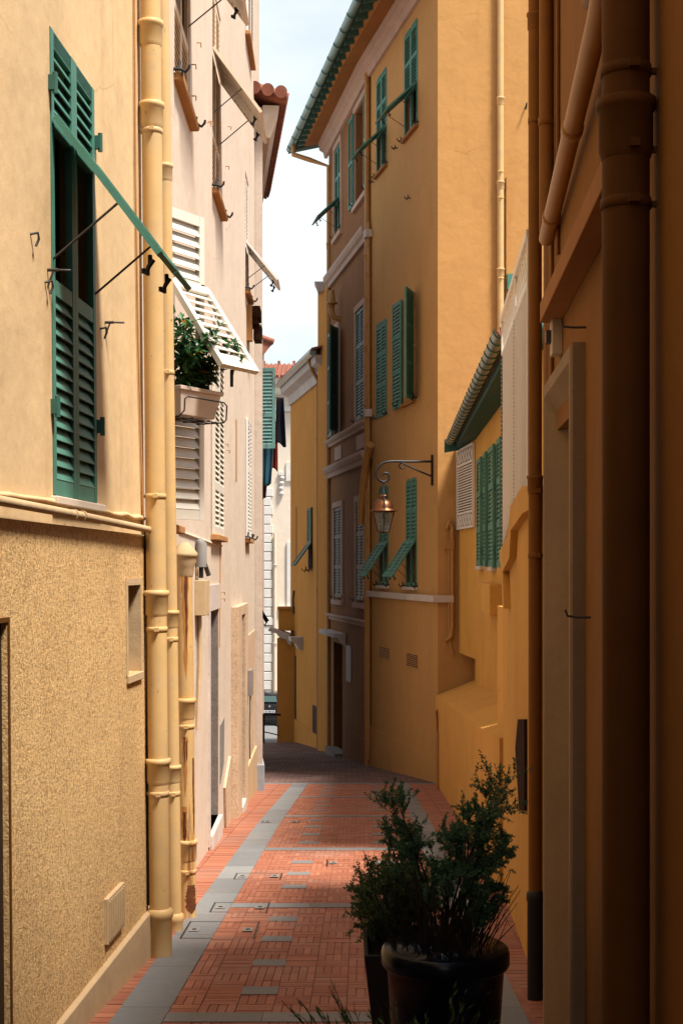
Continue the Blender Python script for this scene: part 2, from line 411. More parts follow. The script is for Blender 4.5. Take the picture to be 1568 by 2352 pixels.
def drainpipe(label, pts, r, mat, collars=(), clamps=(), sleeve=None, group=None, seg=18, wall=None, lower=None):
    """round downpipe along pts (top to bottom); collars / clamps = heights; sleeve = (top height, radius)"""
    pts = [V(p) for p in pts]
    root = thing('drainpipe', label, 'drainpipe', pts[-1], group)
    MB().tube(pts, r, seg).build('pipe', mat, root)
    def at(z):
        for p, q in zip(pts, pts[1:]):
            if min(p.z, q.z) - 1e-6 <= z <= max(p.z, q.z) + 1e-6 and abs(p.z - q.z) > 1e-6: return p + (q - p) * ((z - p.z) / (q.z - p.z))
        return pts[-1]
    for z in collars:
        p = at(z); h = r * 1.1
        MB().lathe(p, [(r * 1.02, -h * 1.3), (r * 1.14, -h), (r * 1.14, h * .5), (r * 1.26, h * .62), (r * 1.26, h), (r * 1.0, h * 1.05)], seg).build('collar', mat, root)
    for z in clamps:
        p = at(z); c = MB(); c.lathe(p, [(r * 1.0, -.016), (r * 1.07, -.014), (r * 1.07, .014), (r * 1.0, .016)], seg)
        c.box(p + V((-.006, -r * 1.35, -.012)), (.028, 0, 0), (0, r * .4, 0), (0, 0, .024))
        if wall is not None:
            k = (p - wall.o).dot(wall.n) + wall.b * (p.z - 1.5)
            if k > r: c.box(p - wall.n * (k) - wall.t * .008 - V((0, 0, .008)), wall.n * (k - r * .9), wall.t * .016, V((0, 0, .016)))
        c.build('clamp', mat, root)
    if sleeve:
        z, rr = sleeve; e = pts[-1]; m2 = lower or mat
        MB().lathe(e, [(rr * .98, 0), (rr, .01), (rr, z - e.z - .03), (rr * 1.12, z - e.z - .015), (rr * 1.12, z - e.z + .02), (r, z - e.z + .035)], seg).build('sleeve', m2, root)
    return root

# ================================================================== GROUND
def sheet(x0, x1, ys, dz, xs=None):
    mb = MB(); vs = []
    for y in ys: vs += [V((x0, y, ground(y) + dz)), V((x1, y, ground(y) + dz))]
    return mb.add(vs, [(2 * i, 2 * i + 1, 2 * i + 3, 2 * i + 2) for i in range(len(ys) - 1)])
struct(sheet(-300, 300, [-60, -12, 0, 8, 17, 21, 25, 34, 42, 58, 66, 75, 400], -.05).build('ground', 'asphalt'))
struct(sheet(-3.2, 3.0, [-12, -6, 0, 8.5, 17, 21, 25, 30, 36, 42.3], -.008).build('paving_bed', 'mortar'))
def tones(o, tl):
    a = o.data.attributes.new('tone', 'FLOAT', 'FACE')
    for i, t in enumerate(tl): a.data[i].value = t
LB = lambda y: -1.177 + .0188 * (y - 7.2)            # left grey band, its two edges
LB2 = lambda y: -.912 + .0188 * (y - 7.2)
RB = lambda y: .74 + .012 * (y - 7.2)
RB2 = lambda y: .95 + .012 * (y - 7.2)
bx, tl = MB(), []
gx, gt = MB(), []
def brick(mb, tl, x0, x1, y0, y1, skew=.0155, g=.004, h=.0, t=None, c=-.076):
    x0 += g; x1 -= g; y0 += g; y1 -= g
    f = lambda x, y: x + c + skew * (y - 7.2)
    j = random.uniform(-.0012, .0012)
    tp = [V((f(x, y), y, ground(y) + h + j)) for x, y in ((x0, y0), (x1, y0), (x1, y1), (x0, y1))]
    bt = [p - V((0, 0, .012)) for p in tp]
    mb.add(tp + bt, [(0, 1, 2, 3), (4, 5, 1, 0), (5, 6, 2, 1), (6, 7, 3, 2), (7, 4, 0, 3)])
    k = random.betavariate(2, 2) if t is None else t
    tl += [k] * 5
bands = [7.33 - 3.55, 7.33, 10.88, 14.4, 17.9, 21.4, 24.75]
m = .195; row = .195
y = 1.0; r = 0
while y < 24.8:
    for j in range(-5, 6):
        X0 = (j - .5) * m
        if X0 + m < -.87 or X0 > .90: continue
        hm = m / 4; lw = ((r + j) % 2 == 0) != (random.random() < .15)
        for k in range(4):
            if lw: brick(bx, tl, X0 + k * hm, X0 + (k + 1) * hm, y, y + row, g=.0025)
            else: brick(bx, tl, X0, X0 + m, y + k * row / 4, y + (k + 1) * row / 4, g=.0025)
    y += row; r += 1
y = 1.0
while y < 24.8:      # margins: bricks laid across
    for (xa, xb) in ((-1.02 - .35 - .2, -1.06), (.98, 1.7)):
        x = xa + (random.random() - .5) * .0
        while x < xb:
            sk = .0188 if xa < 0 else .012
            brick(bx, tl, x, x + .245, y, y + .0975, skew=sk, c=-.075)
            x += .245
    y += .0975
o = bx.build('brick_paving', 'brick'); tones(o, tl); struct(o)
for jj in (-1, 1):    # grey inset blocks
    y = 7.95 - .78 * 8
    while y < 24.5:
        if all(abs(y - b) > .22 for b in bands):
            X0 = jj * m * 2
            brick(gx, gt, X0 - .105, X0 + .105, y - .1, y + .1, h=.004)
        y += .78
y = 1.0
def slab(f0, f1, y0, y1):
    z = .005; g = .003
    tp = [V((f0(y0), y0 + g, ground(y0 + g) + z)), V((f1(y0), y0 + g, ground(y0 + g) + z)), V((f1(y1), y1 - g, ground(y1 - g) + z)), V((f0(y1), y1 - g, ground(y1 - g) + z))]
    bt = [p - V((0, 0, .02)) for p in tp]
    gx.add(tp + bt, [(0, 1, 2, 3), (4, 5, 1, 0), (5, 6, 2, 1), (6, 7, 3, 2), (7, 4, 0, 3)]); k = random.random(); gt.extend([k] * 5)
while y < 24.6:
    dy = random.choice((.95, 1.05, .8)); y1 = min(y + dy, 24.75)
    slab(LB, LB2, y, y1); slab(RB, RB2, y, y1); y = y1
for b in bands:
    y0, y1 = b - .1, b + .1; x = LB2(b) + .002
    while x < RB(b) - .01:
        x1 = min(x + random.uniform(.4, .62), RB(b) - .002)
        slab(lambda y, x=x: x + .002, lambda y, x1=x1: x1 - .002, y0, y1); x = x1
slab(lambda y: -1.6, lambda y: 1.9, 24.75, 24.98)
o = gx.build('grey_stone_bands', 'grey_slab'); tones(o, gt); struct(o)
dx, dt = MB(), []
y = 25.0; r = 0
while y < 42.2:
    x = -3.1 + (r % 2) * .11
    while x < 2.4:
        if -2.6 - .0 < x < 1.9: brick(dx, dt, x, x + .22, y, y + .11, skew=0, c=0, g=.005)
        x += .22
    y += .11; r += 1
o = dx.build('shaded_brick_paving', 'shaded_brick'); tones(o, dt); struct(o)  # brick laid from the shadow line on, darkened in its colour for that shade
def cover(label, x0, x1, y0, y1, corners):
    t = thing('inspection_cover', label, 'cover', (x0, y0, ground(y0)), 'inspection covers let into the paving')
    fr = MB(); z = .0085; e = .012
    def strip(xa, xb, ya, yb, dz=0):
        fr.add([V((x, y, ground(y) + z + dz)) for x, y in ((xa, ya), (xb, ya), (xb, yb), (xa, yb))], [(0, 1, 2, 3)])
    strip(x0, x1, y0, y0 + e); strip(x0, x1, y1 - e, y1); strip(x0, x0 + e, y0 + e, y1 - e); strip(x1 - e, x1, y0 + e, y1 - e)
    fr.build('frame', 'cast_iron', t)
    for cx in corners:
        c = MB(); q = x0 + .03 if cx == 0 else x1 - .10; ym = (y0 + y1) / 2
        c.add([V((x, y, ground(y) + z + .001)) for x, y in ((q, ym - .07), (q + .07, ym - .07), (q + .07, ym + .07), (q, ym + .07))], [(0, 1, 2, 3)])
        c.build('lifting_plate', 'grey_box', t)
        c = MB(); c.add([V((x, y, ground(y) + z + .003)) for x, y in ((q + .02, ym - .02), (q + .05, ym - .02), (q + .05, ym + .02), (q + .02, ym + .02))], [(0, 1, 2, 3)])
        c.build('key_hole', 'interior_dark', t)
cover('iron edged cover across grey band and bricks, farther of two beside rusty pipe', -.93, -.52, 12.25, 12.62, (0, 1))
cover('iron edged cover set level with a grey cross band near the pipe feet', -.98, -.55, 10.55, 11.0, (0, 1))
cover('iron edged cover on grey band nearest the yellow pipe feet', -1.08, -.58, 9.5, 10.15, (0, 1))
cover('iron edged brick filled cover in mid paving left of the shrub', -.14, .40, 13.1, 13.55, (0, 1))
cover('small iron cover far down the paving across the grey band', -.95, -.5, 16.9, 17.2, (0, 1))

# ================================================================== LEFT NEAR BUILDING (ochre)
bgA = thing('ochre_house', 'ochre plastered house with roughcast lower wall and green double shutters on the left', 'building', (-1.6, 4, 0))
A = Wall((-2.261, -9), (-1.243, 9.0), 1, .008)
aw = [A.S(123.5), A.S(224), A.Z(122, 1137), A.Z(122, 70)]
an = [A.S(287, 1450), A.S(318, 1450), A.Z(287, 1552), A.Z(287, 1340)]
ad = [A.S(-170, 1500), A.S(11, 1500), -1.2, A.Z(8, 1430)]
mb = MB(); A.facade(mb, 0, A.len, 1.98, 12, [aw, an, ad]); mb.build('wall', 'ochre_plaster', bgA)
mb = MB(); A.facade(mb, 0, A.len - .02, -3, 1.975, [an, ad], n=.012); mb.build('roughcast_wall', 'roughcast', bgA)
mb = MB(); A.body(mb, .3, A.len - .01, -.51, -7, -3, 11.98); mb.build('rear_block', 'ochre_plaster', bgA)
mb = MB()      # skirting: level top, stops at the doorway
A.box(mb, ad[1] + .12, A.len - .03, -.1, .045, -3, -.38); mb.build('skirting', 'ochre_skirting', bgA, .006)
mb = MB()      # lip of the upper plaster, slightly uneven
n = 44; pts = []
for i in range(n + 1):
    s = A.len * .55 + (A.len - .02 - A.len * .55) * i / n
    pts.append(A.pt(s, .004, 2.085 + random.uniform(-.012, .006)))
mb.tube(pts, [random.uniform(.011, .02) for _ in pts], 6); mb.build('plaster_lip', 'ochre_plaster', bgA)
window(bgA, A, *aw, 'sea_green_paint', [(0, 1.0, 'L'), (1.0, 1.80, 'O'), (1.80, 2.19, 'L')], flap=(1.80, .50, .66), sill=None, rec=.03, pitch=.062, reveal=.22, catch=False, label='tall green louvred double shutters, middle flaps propped open')
mb = MB(); A.box(mb, aw[0] - .03, aw[1] + .07, -.02, .035, aw[2] - .045, aw[2] - .004); mb.build('window_sill', 'pale_pink_plaster', bgA, .006)
for q, zz in ((aw[0] - .015, aw[2] + .42), (aw[1] + .02, aw[2] + .42), (aw[0] - .015, aw[3] - .28), (aw[1] + .02, aw[3] - .28 - .0)):
    mb = MB(); A.box(mb, q - .016, q + .016, -.01, .03, zz - .035, zz + .035); mb.tube([A.pt(q, .03, zz - .05), A.pt(q, .03, zz + .05)], .013, 8); mb.build('shutter_hinge', 'dark_green_paint', bgA)
wn = MB(); A.box(wn, an[0], an[1], -.17, -.15, an[2], an[3]); wn = wn.build('small_window', 'window_glass', bgA)
mb = MB(); e_ = .012
A.box(mb, an[0] + .0005, an[0] + e_, -.148, .020, an[2] + .001, an[3] - .001); A.box(mb, an[1] - e_, an[1] - .0005, -.148, .020, an[2] + .001, an[3] - .001); A.box(mb, an[0] + e_, an[1] - e_, -.148, .020, an[3] - e_, an[3] - .001)
A.box(mb, an[0] - .03, an[0] + .0004, .005, .019, an[2], an[3] + .03); A.box(mb, an[1] - .0004, an[1] + .03, .005, .019, an[2], an[3] + .03); A.box(mb, an[0], an[1], .005, .0185, an[3], an[3] + .03); mb.build('reveal_lining', 'ochre_skirting', wn)
mb = MB()
A.box(mb, an[0] + .001, an[0] + .04, -.149, -.11, an[2] + .04, an[3] - .04); A.box(mb, an[1] - .04, an[1] - .001, -.149, -.11, an[2] + .04, an[3] - .04)
A.box(mb, an[0] + .001, an[1] - .001, -.148, -.112, an[2] + .001, an[2] + .04); A.box(mb, an[0] + .001, an[1] - .001, -.148, -.112, an[3] - .04, an[3] - .001)
mb.build('frame', 'door_wood', wn)
mb = MB(); A.box(mb, an[0] - .02, an[1] + .02, -.1, .03, an[2] - .05, an[2] - .001); mb.build('sill', 'ochre_skirting', wn, .005)
mb = MB(); A.box(mb, ad[0] + .002, ad[1] - .002, -.2, -.012, ad[2], ad[3] - .002); dr = mb.build('door', 'door_wood', bgA)
mb = MB(); A.box(mb, ad[1] + .001, ad[1] + .022, 0.0, .018, -.6, ad[3] + .022); A.box(mb, ad[0], ad[1] + .001, 0.0, .018, ad[3] + .001, ad[3] + .022); mb.build('door_surround', 'shade_darkened_brown', bgA)
# gas meter grille
v0 = A.S(247, 2100, .03); v1 = A.S(285, 2100, .03); z0 = A.Z(247, 2172, .03); z1 = A.Z(250, 2062, .03)
mb = MB(); A.box(mb, v0, v1, .0, .035, z0, z1); vg = mb.build('meter_hatch', 'ochre_skirting', bgA, .004)
mb = MB()
for i in range(9):
    q = v0 + .03 + (v1 - v0 - .06) * i / 8; A.box(mb, q - .009, q + .009, .0355, .042, z0 + .02, z1 - .02)
mb.build('slats', 'ochre_skirting', vg)
# pipe along the ledge
mb = MB(); mb.tube([A.pt(A.S(-200), .05, 2.05), A.pt(A.S(160), .05, 2.033), A.pt(A.len - .06, .05, 2.01)], .021, 12)
pr = thing('conduit', 'thin horizontal ochre pipe running along the ledge above the roughcast wall', 'pipe', A.pt(A.len - .06, .05, 2.01))
mb.build('pipe', 'ochre_skirting', pr)
for u in (148, 168): MB().tube([A.pt(A.S(u) - .012, .05, 2.034), A.pt(A.S(u) + .012, .05, 2.034)], .026, 12).build('coupling', 'ochre_skirting', pr)
mb = MB(); mb.tube([A.pt(A.S(319) + .0, .012, 12), A.pt(A.S(314), .012, 4.2), A.pt(A.S(317), .012, 3.2), A.pt(A.S(326), .012, 2.02)], .007, 6); mb.build('wall_cable', 'terracotta_sill', bgA)
mb = MB(); mb.tube([A.pt(A.len - .05, .02, 2.0), A.pt(A.len - .055, .03, 1.2), A.pt(A.len - .05, .02, .3), A.pt(A.len - .05, .02, -.35)], .012, 6); mb.build('wall_cable', 'dark_metal', bgA)
for u, v in ((112, 622), (243, 742)):
    s, z = A.hit(u, v); mb = MB(); mb.tube([A.pt(s - .02, 0, z - .08), A.pt(s - .02, .03, z), A.pt(s + .02, .10, z + .005)], .006, 6)
    mb.tube([A.pt(s - .02, 0, z), A.pt(s - .02, .05, z)], .008, 6); mb.build('shutter_stop', 'dark_metal', bgA)
for u, v in ((73, 550), (106, 660), (232, 765)):
    s, z = A.hit(u, v); mb = MB(); mb.tube([A.pt(s - .02, 0, z + .02), A.pt(s, .03, z + .03), A.pt(s + .015, .03, z + .005), A.pt(s, .02, z - .03)], .006, 6); mb.build('wall_hook', 'dark_metal', bgA)

# ================================================================== LEFT DRAINPIPES
def zat(v, d): return 1.77 + (1305 - v) / F * d
def base(u, v, d):
    p = P(u, v, d); p.z = ground(d) + .004; return p
d = 8.93; top = P(346, 0, d); bot = base(368, 2185, d); bot.x += 0
ext = top + (top - bot).normalized() * 4.5
drainpipe('thickest yellow drainpipe at the corner of the ochre house, nearest of the three', [ext, bot], .063, 'yellow_pipe_paint', [zat(v, d) for v in (75, 262, 1382, 1768)], [zat(v, d) for v in (302, 1140, 1445, 1822)], (zat(2098, d), .074), 'yellow drainpipes on the left', 22, A)
d = 9.8; top = P(373, 0, d); bot = base(402, 2135, d); ext = top + (top - bot).normalized() * 4.5
B = Wall((-1.30, 9.25), (-1.40, 22.9), 1)
drainpipe('slimmer yellow drainpipe squeezed between the thick one and the rusty one', [ext, bot], .047, 'yellow_pipe_paint', [zat(v, d) for v in (395, 1420, 1775)], [zat(v, d) for v in (856, 1468, 1822)], (zat(2108, d), .055), 'yellow drainpipes on the left', 18, B)
d = 10.35; top = P(423, 1318, d); bot = base(432, 2100, d)
rp = drainpipe('short rust streaked drainpipe with a hopper head on top', [top, bot], .060, 'rusty_pipe_paint', [zat(v, d) for v in (1625, 1950)], [zat(v, d) for v in (1668, 2001)], None, None, 20, B)
hp = P(424, 1318, d)
paint('rust_core', (.15, .040, .008), .9, var=.5, vs=20); paint('rust_halo', (.46, .19, .045), .8, var=.8, vs=14)
def pos_on(z): return top.lerp(bot, (top.z - z) / (top.z - bot.z))
def streak(a0, zt, zb, w0, w1, mat, rr):
    mb = MB(); n = 16; rw = random.Random(int(zt * 100)); vs = []
    for i in range(n + 1):
        t = i / n; z = zt + (zb - zt) * t; c = pos_on(z); wv = (w0 + (w1 - w0) * t) * (.75 + .5 * rw.random()) * min(1, (1 - t) * 5 + .08); aa = math.radians(a0) + .025 * math.sin(i * .7 + zt)
        for k in range(5):
            a = aa + wv * (k - 2) / 2; vs.append(V((c.x + math.cos(a) * rr, c.y + math.sin(a) * rr, z)))
    mb.add(vs, [(i * 5 + k, i * 5 + k + 1, i * 5 + 6 + k, i * 5 + 5 + k) for i in range(n) for k in range(4)], True); return mb.build('rust_stain', mat, rp)
zz_ = lambda v: zat(v, d)
streak(-78, zz_(1322), zz_(1560), .42, .14, 'rust_halo', .0607); streak(-72, zz_(1320), zz_(1500), .20, .05, 'rust_core', .0614)
streak(-95, zz_(1690), zz_(1760), .10, .05, 'rust_core', .0614); streak(-80, zz_(1700), zz_(1750), .10, .05, 'rust_core', .0614); streak(-92, zz_(1690), zz_(1830), .34, .1, 'rust_halo', .0607)
streak(-28, zz_(1740), zz_(1915), .16, .14, 'rust_core', .0614); streak(-100, zz_(1862), zz_(1930), .16, .2, 'rust_core', .0614); streak(-102, zz_(1850), zz_(1940), .4, .3, 'rust_halo', .0607); streak(-55, zz_(2030), zz_(2095), .5, .9, 'rust_core', .0614)
MB().lathe(hp + V((0, 0, 0)), [(.06, -.02), (.066, 0), (.07, .05), (.088, .09), (.088, .12), (.095, .125), (.095, .15), (.03, .23)], 20).build('hopper', 'ochre_skirting', rp)

# ================================================================== LEFT PALE BUILDING
bgB = thing('pale_house', 'tall pale pink rendered house on the left with cream shutters and terracotta sills', 'building', (-1.4, 16, ground(16)))
def rect(W, u0, u1, z0, z1): return [W.S(u0), W.S(u1), z0, z1]
b1 = rect(B, 401, 436, 5.66, 7.9); b2 = rect(B, 488, 507, 5.72, 7.9); b4 = rect(B, 563.5, 571, 5.78, 7.5); b5 = rect(B, 563.5, 576, 9.5, 11.6)
b8 = [10.36 - 9.25, 11.25 - 9.25, 2.1, 4.40]; b6 = rect(B, 485, 507.5, 2.12, 4.14); b7 = rect(B, 563.5, 571.5, 2.2, 3.92)
d1 = [B.S(480), B.S(502), ground(14.6) + .16, 1.32]; d2 = [B.S(541), B.S(549.5), ground(18.6) + .1, 1.16]; d3 = [B.S(560), B.S(568), -.55 - .9, .60]
mb = MB(); B.facade(mb, 0, B.len, -4, 13.2, [b1, b2, b4, b5, b8, b6, b7, d1, d2, d3], .3); mb.build('wall', 'pale_pink_plaster', bgB)
mb = MB(); B.body(mb, 0, B.len, -.51, -7, -4, 13.18); mb.build('rear_block', 'pale_pink_plaster', bgB)
secs = lambda h: [(0, .62, 'L'), (.62, 1.48, 'O'), (1.48, h, 'L')]
window(bgB, B, *b1, 'pale_cream_paint', secs(b1[3] - b1[2]), flap=(1.50, .50, .66), label='upper cream window nearest the yellow pipes')
window(bgB, B, *b2, 'pale_cream_paint', secs(b2[3] - b2[2]), flap=(1.47, .50, .68), label='upper cream window with both flaps raised')
window(bgB, B, *b4, 'white_metal', [(0, .08, 'L'), (.08, .70, 'O'), (.70, 1.7, 'L')], flap=(.70, .46, .56), sill='terracotta_sill')
window(bgB, B, *b5, 'white_metal', [(0, 1, 'L'), (1, 2.08, 'L')], proud=True, catch=False)
window(bgB, B, *b6, 'cream_paint', [(0, .5, 'L'), (.5, 1.5, 'L'), (1.5, 2.0, 'L')], proud=True, catch=False, label='cream louvred shutters closed over a lower window')
window(bgB, B, *b7, 'white_metal', [(0, 1, 'L'), (1, 1.7, 'L')], proud=True, catch=True)
# shutter leaf standing open beside the window box
wn = window(bgB, B, *b8, 'cream_paint', [], closed=False, catch=False, sill='terracotta_sill', label='window behind the flower trough')
la = V((.505, .863, 0)); ln = V((.863, -.505, 0)); lo = V((-1.30, 10.30, 2.13))
lh = 2.27; hz = 1.74
slat_leaf('shutter', wn, lo, la, (0, 0, 1), ln, .47, lh, [(0, .95, 'L'), (.95, hz, 'O'), (hz, lh, 'L')], 'cream_paint', st=.06, pitch=.072, th=.04)
q3 = ln * .46 - V((0, 0, .66)); qd = q3.normalized(); hp = lo + V((0, 0, hz - .02)) + ln * .045
nn = (-la).cross(qd); nn = nn if nn.dot(ln) > 0 else -nn
slat_leaf('shutter_flap', wn, hp + q3, la, -qd, nn, .47, q3.length, [(0, q3.length, 'L')], 'cream_paint', st=.055, pitch=.068, th=.04, nk=.30)
for k in (.05, .42): MB().box(hp + la * k - V((0, 0, .05)), la * .03, V((0, 0, .09)), ln * .012).build('flap_hinge', 'dark_metal', wn)
mb = MB(); hook(mb, hp + q3 * .96 + la * .22 - nn * .03, V((0, 0, -1)), la, .09); mb.build('flap_latch', 'black_iron', wn)
# string crack / ledge
mb = MB(); mb.tube([B.pt(B.S(410), .0, 2.07), B.pt(B.S(440), .0, 2.055), B.pt(B.S(482), .0, 2.03), B.pt(B.S(508), 0, 2.02)], .016, 6); mb.build('ledge', 'pale_pink_plaster', bgB)
mb = MB(); mb.tube([B.pt(B.S(505), .006, 2.0), B.pt(B.S(503), .006, .9)], .008, 6); mb.build('wall_cable', 'terracotta_sill', bgB); mb = MB(); mb.tube([B.pt(B.S(452), .006, 2.04), B.pt(B.S(452), .006, 1.7)], .008, 6); mb.build('wall_cable', 'terracotta_sill', bgB)
# vent panel and slit
s0, s1 = B.S(484), B.S(505)
mb = MB(); B.box(mb, s0, s1, 0, .012, 4.36, 4.62); vp = mb.build('vent_panel', 'cream_paint', bgB)
for k in (.25, .65):
    mb = MB(); B.box(mb, s0 + (s1 - s0) * k, s0 + (s1 - s0) * (k + .2), .0125, .015, 4.42, 4.53); mb.build('slot', 'door_wood', vp)
mb = MB(); B.box(mb, B.S(541), B.S(543.5), .0, .004, 2.9, 3.7); mb.build('wall_slit', 'terracotta_sill', bgB)
# doors
mb = MB(); B.box(mb, d1[0] + .001, d1[1] - .001, -.29, -.25, d1[2], d1[3]); dd = mb.build('door', 'door_wood', bgB); dd['label'] = 'dark door in a grey stone recess'
mb = MB(); B.box(mb, d1[1] - .025, d1[1] - .002, -.249, -.004, d1[2], d1[3] - .001); mb.build('stone_jamb', 'grey_stone', dd)
mb = MB(); B.box(mb, d1[0] - .16, d1[1] + .02, 0, .018, 1.33, 1.60); mb.build('lintel', 'white_sill', dd, .004)
mb = MB(); B.box(mb, d1[0] - .11, d1[0] - .005, 0, .02, d1[2] - .1, 1.329); mb.build('jamb_strip', 'white_sill', dd)
mb = MB(); B.box(mb, d1[0] - .02, d1[1] + .02, -.24, .045, ground(14.6) - .4, d1[2] + .0); mb.build('step', 'white_sill', dd, .01)
pa, pb = B.S(531), B.S(556)
mb = MB(); B.box(mb, pa, d2[0] - .002, 0, .085, -4, 1.29); B.box(mb, d2[1] + .002, pb, 0, .085, -4, 1.29); B.box(mb, d2[0] - .002, d2[1] + .002, 0, .085, d2[3], 1.29); mb.build('door_surround', 'pale_roughcast', bgB, .005)
mb = MB(); B.box(mb, d2[0], d2[1], -.28, -.24, d2[2], d2[3]); dd = mb.build('door', 'interior_dark', bgB)
mb = MB(); B.box(mb, d2[0] - .0, d2[1] + .0, -.2, .10, -4, d2[2]); mb.build('step', 'white_sill', dd, .01)
mb = MB(); B.facade(mb, pb + .01, B.len - .002, -4, .78, [d3], .05, n=.015); mb.build('roughcast_panel', 'pale_roughcast', bgB)
mb = MB(); B.box(mb, d3[0], d3[1], -.28, -.24, d3[2], d3[3]); mb.build('door', 'grey_box', bgB)
mb = MB(); B.box(mb, pb + .01, B.len - .003, .0, .045, -4, ground(21) + .55); mb.build('skirting', 'ochre_skirting', bgB, .005)
s = B.S(520); mb = MB(); mb.prism([B.pt(s - .5, 0, ground(16.6) + .5), B.pt(s + .35, 0, ground(16.6) + .75), B.pt(s + .35, 0, ground(16.6) + .02), B.pt(s - .3, 0, ground(16.6) - .2)], B.n * .03); mb.build('plinth_stone', 'pale_roughcast', bgB, .004)
s = B.S(509); mb = MB(); mb.prism([B.pt(s - .28, 0, .03), B.pt(s + .28, 0, .06), B.pt(s + .2, 0, -.45), B.pt(s - .28, 0, -.62)], B.n * .012); mb.build('wall_plaque', 'grey_box', bgB)
for u, v in ((452, 100), (476, 283), (440, 150), (440, 222), (480, 280), (523, 292), (493, 345), (518, 383), (516, 1020), (520, 1035), (508, 1360), (508, 1375), (456, 1130)):
    s, z = B.hit(u, v); mb = MB(); mb.tube([B.pt(s - .02, 0, z), B.pt(s - .02, .04, z), B.pt(s + .0, .04, z), B.pt(s + .0, .04, z - .035)], .005, 6); mb.build('wall_hook', 'terracotta_sill', bgB)
# things fixed to it
s = B.S(447); ub = thing('utility_box', 'cream meter box with grey conduit and dark valve above it', 'box', B.pt(s, 0, 1.2))
mb = MB(); B.box(mb, s, s + .42, .0, .10, 1.34, 1.66); mb.build('box', 'ochre_skirting', ub, .006)
mb = MB(); mb.tube([B.pt(s + .1, .05, 1.68), B.pt(s + .1, .05, 1.80), B.pt(s + .32, .06, 1.82), B.pt(s + .34, .1, 1.70)], .022, 10); mb.build('valve', 'dark_metal', ub)
mb = MB(); mb.tube([B.pt(s + .06, .055, 1.78), B.pt(s + .06, .055, 1.99), B.pt(s + .05, .03, 2.03)], [.05, .052, .03], 12); mb.build('conduit', 'grey_box', ub)
mb = MB(); mb.tube([B.pt(s + .15, .03, 1.34), B.pt(s + .18, .03, .9), B.pt(s + .06, .02, .3)], [.022, .02, .012], 8); mb.build('cable', 'ochre_skirting', ub)
s = B.S(556); ub = thing('utility_box', 'small grey metal box beside the narrow dark doorway', 'box', B.pt(s, .1, .2))
mb = MB(); B.box(mb, s - .1, s + .25, .087, .14, .0, .36); mb.build('box', 'grey_box', ub, .006)
mb = MB(); mb.tube([B.pt(s + .1, .11, .0), B.pt(s + .1, .1, -.5), B.pt(s + .2, .1, -.9)], .012, 6); mb.build('cable', 'grey_box', ub)
s = B.S(568); lt = thing('carved_lantern', 'dark wooden carved lantern hanging below the small cream flap window', 'lantern', B.pt(s, .05, 5.2))
mb = MB(); B.box(mb, s - .1, s + .35, .06, .16, 5.35, 5.58); mb.prism([B.pt(s - .14, .05, 5.45), B.pt(s - .1, .05, 5.62), B.pt(s + .38, .05, 5.62), B.pt(s + .4, .05, 5.45)], B.n * .14); mb.build('hood', 'dark_wood', lt)
mb = MB(); B.box(mb, s - .02, s + .40, .09, .2, 5.14, 5.22)
for i in range(6): B.box(mb, s + .0 + i * .07, s + .03 + i * .07, .19, .205, 5.2, 5.36)
B.box(mb, s, s + .4, .09, .18, 5.2, 5.37); mb.build('body', 'dark_wood', lt)
mb = MB(); B.box(mb, s - .18, s - .02, 0, .08, 5.1, 5.62); mb.build('bracket', 'terracotta_sill', lt)
# flower trough
ft = thing('flower_trough', 'cream plastic flower trough held by a wire bracket outside the left window', 'planter', (-1.14, 10.5, 2.95))
tr = MB(); c0 = V((-1.20, 10.12, 0)); tx = la; ty = ln
def trq(k, z, w2, l2): return [c0 + tx * (k - l2) + ty * (-w2) + V((0, 0, z)), c0 + tx * (k + l2) + ty * (-w2) + V((0, 0, z)), c0 + tx * (k + l2) + ty * w2 + V((0, 0, z)), c0 + tx * (k - l2) + ty * w2 + V((0, 0, z))]
c0 = V((-1.085, 10.24, 0))
zb, zt = 2.855, 3.055
rings = [trq(0, zb, .065, .205), trq(0, zt - .03, .095, .245), trq(0, zt - .028, .108, .26), trq(0, zt, .110, .262), trq(0, zt, .095, .247), trq(0, zt - .03, .09, .24)]
vs = [p for r_ in rings for p in r_]
fs = [(0, 3, 2, 1)] + [(4 * i + k, 4 * i + (k + 1) % 4, 4 * i + 4 + (k + 1) % 4, 4 * i + 4 + k) for i in range(5) for k in range(4)] + [(20, 21, 22, 23)]
tr.add(vs, fs).build('trough', 'plastic_trough', ft, .004)
MB().add(trq(0, zt - .026, .09, .24), [(0, 1, 2, 3)]).build('soil', 'soil', ft)
wr = MB()
def wp(a, b, z): return c0 + tx * a + ty * b + V((0, 0, z))
wr.tube([wp(-.27, -.14, zt + .02), wp(-.27, -.14, zb - .02), wp(-.27, .10, zb - .02), wp(-.25, .13, zb + .02), wp(-.25, .135, zb + .10), wp(-.22, .138, zb + .12), wp(.22, .138, zb + .12), wp(.26, .136, zb + .10), wp(.26, .13, zb + .0), wp(.27, .10, zb - .02), wp(.27, -.14, zb - .02), wp(.27, -.14, zt + .02)], .0055, 6)
for b_ in (-.07, .0, .07): wr.tube([wp(-.27, b_, zb - .022), wp(.27, b_, zb - .022)], .005, 6)
wr.tube([wp(-.1, -.14, zb - .02), wp(-.1, .10, zb - .02)], .005, 6); wr.tube([wp(.1, -.14, zb - .02), wp(.1, .10, zb - .02)], .005, 6)
wr.build('wire_bracket', 'black_iron', ft)

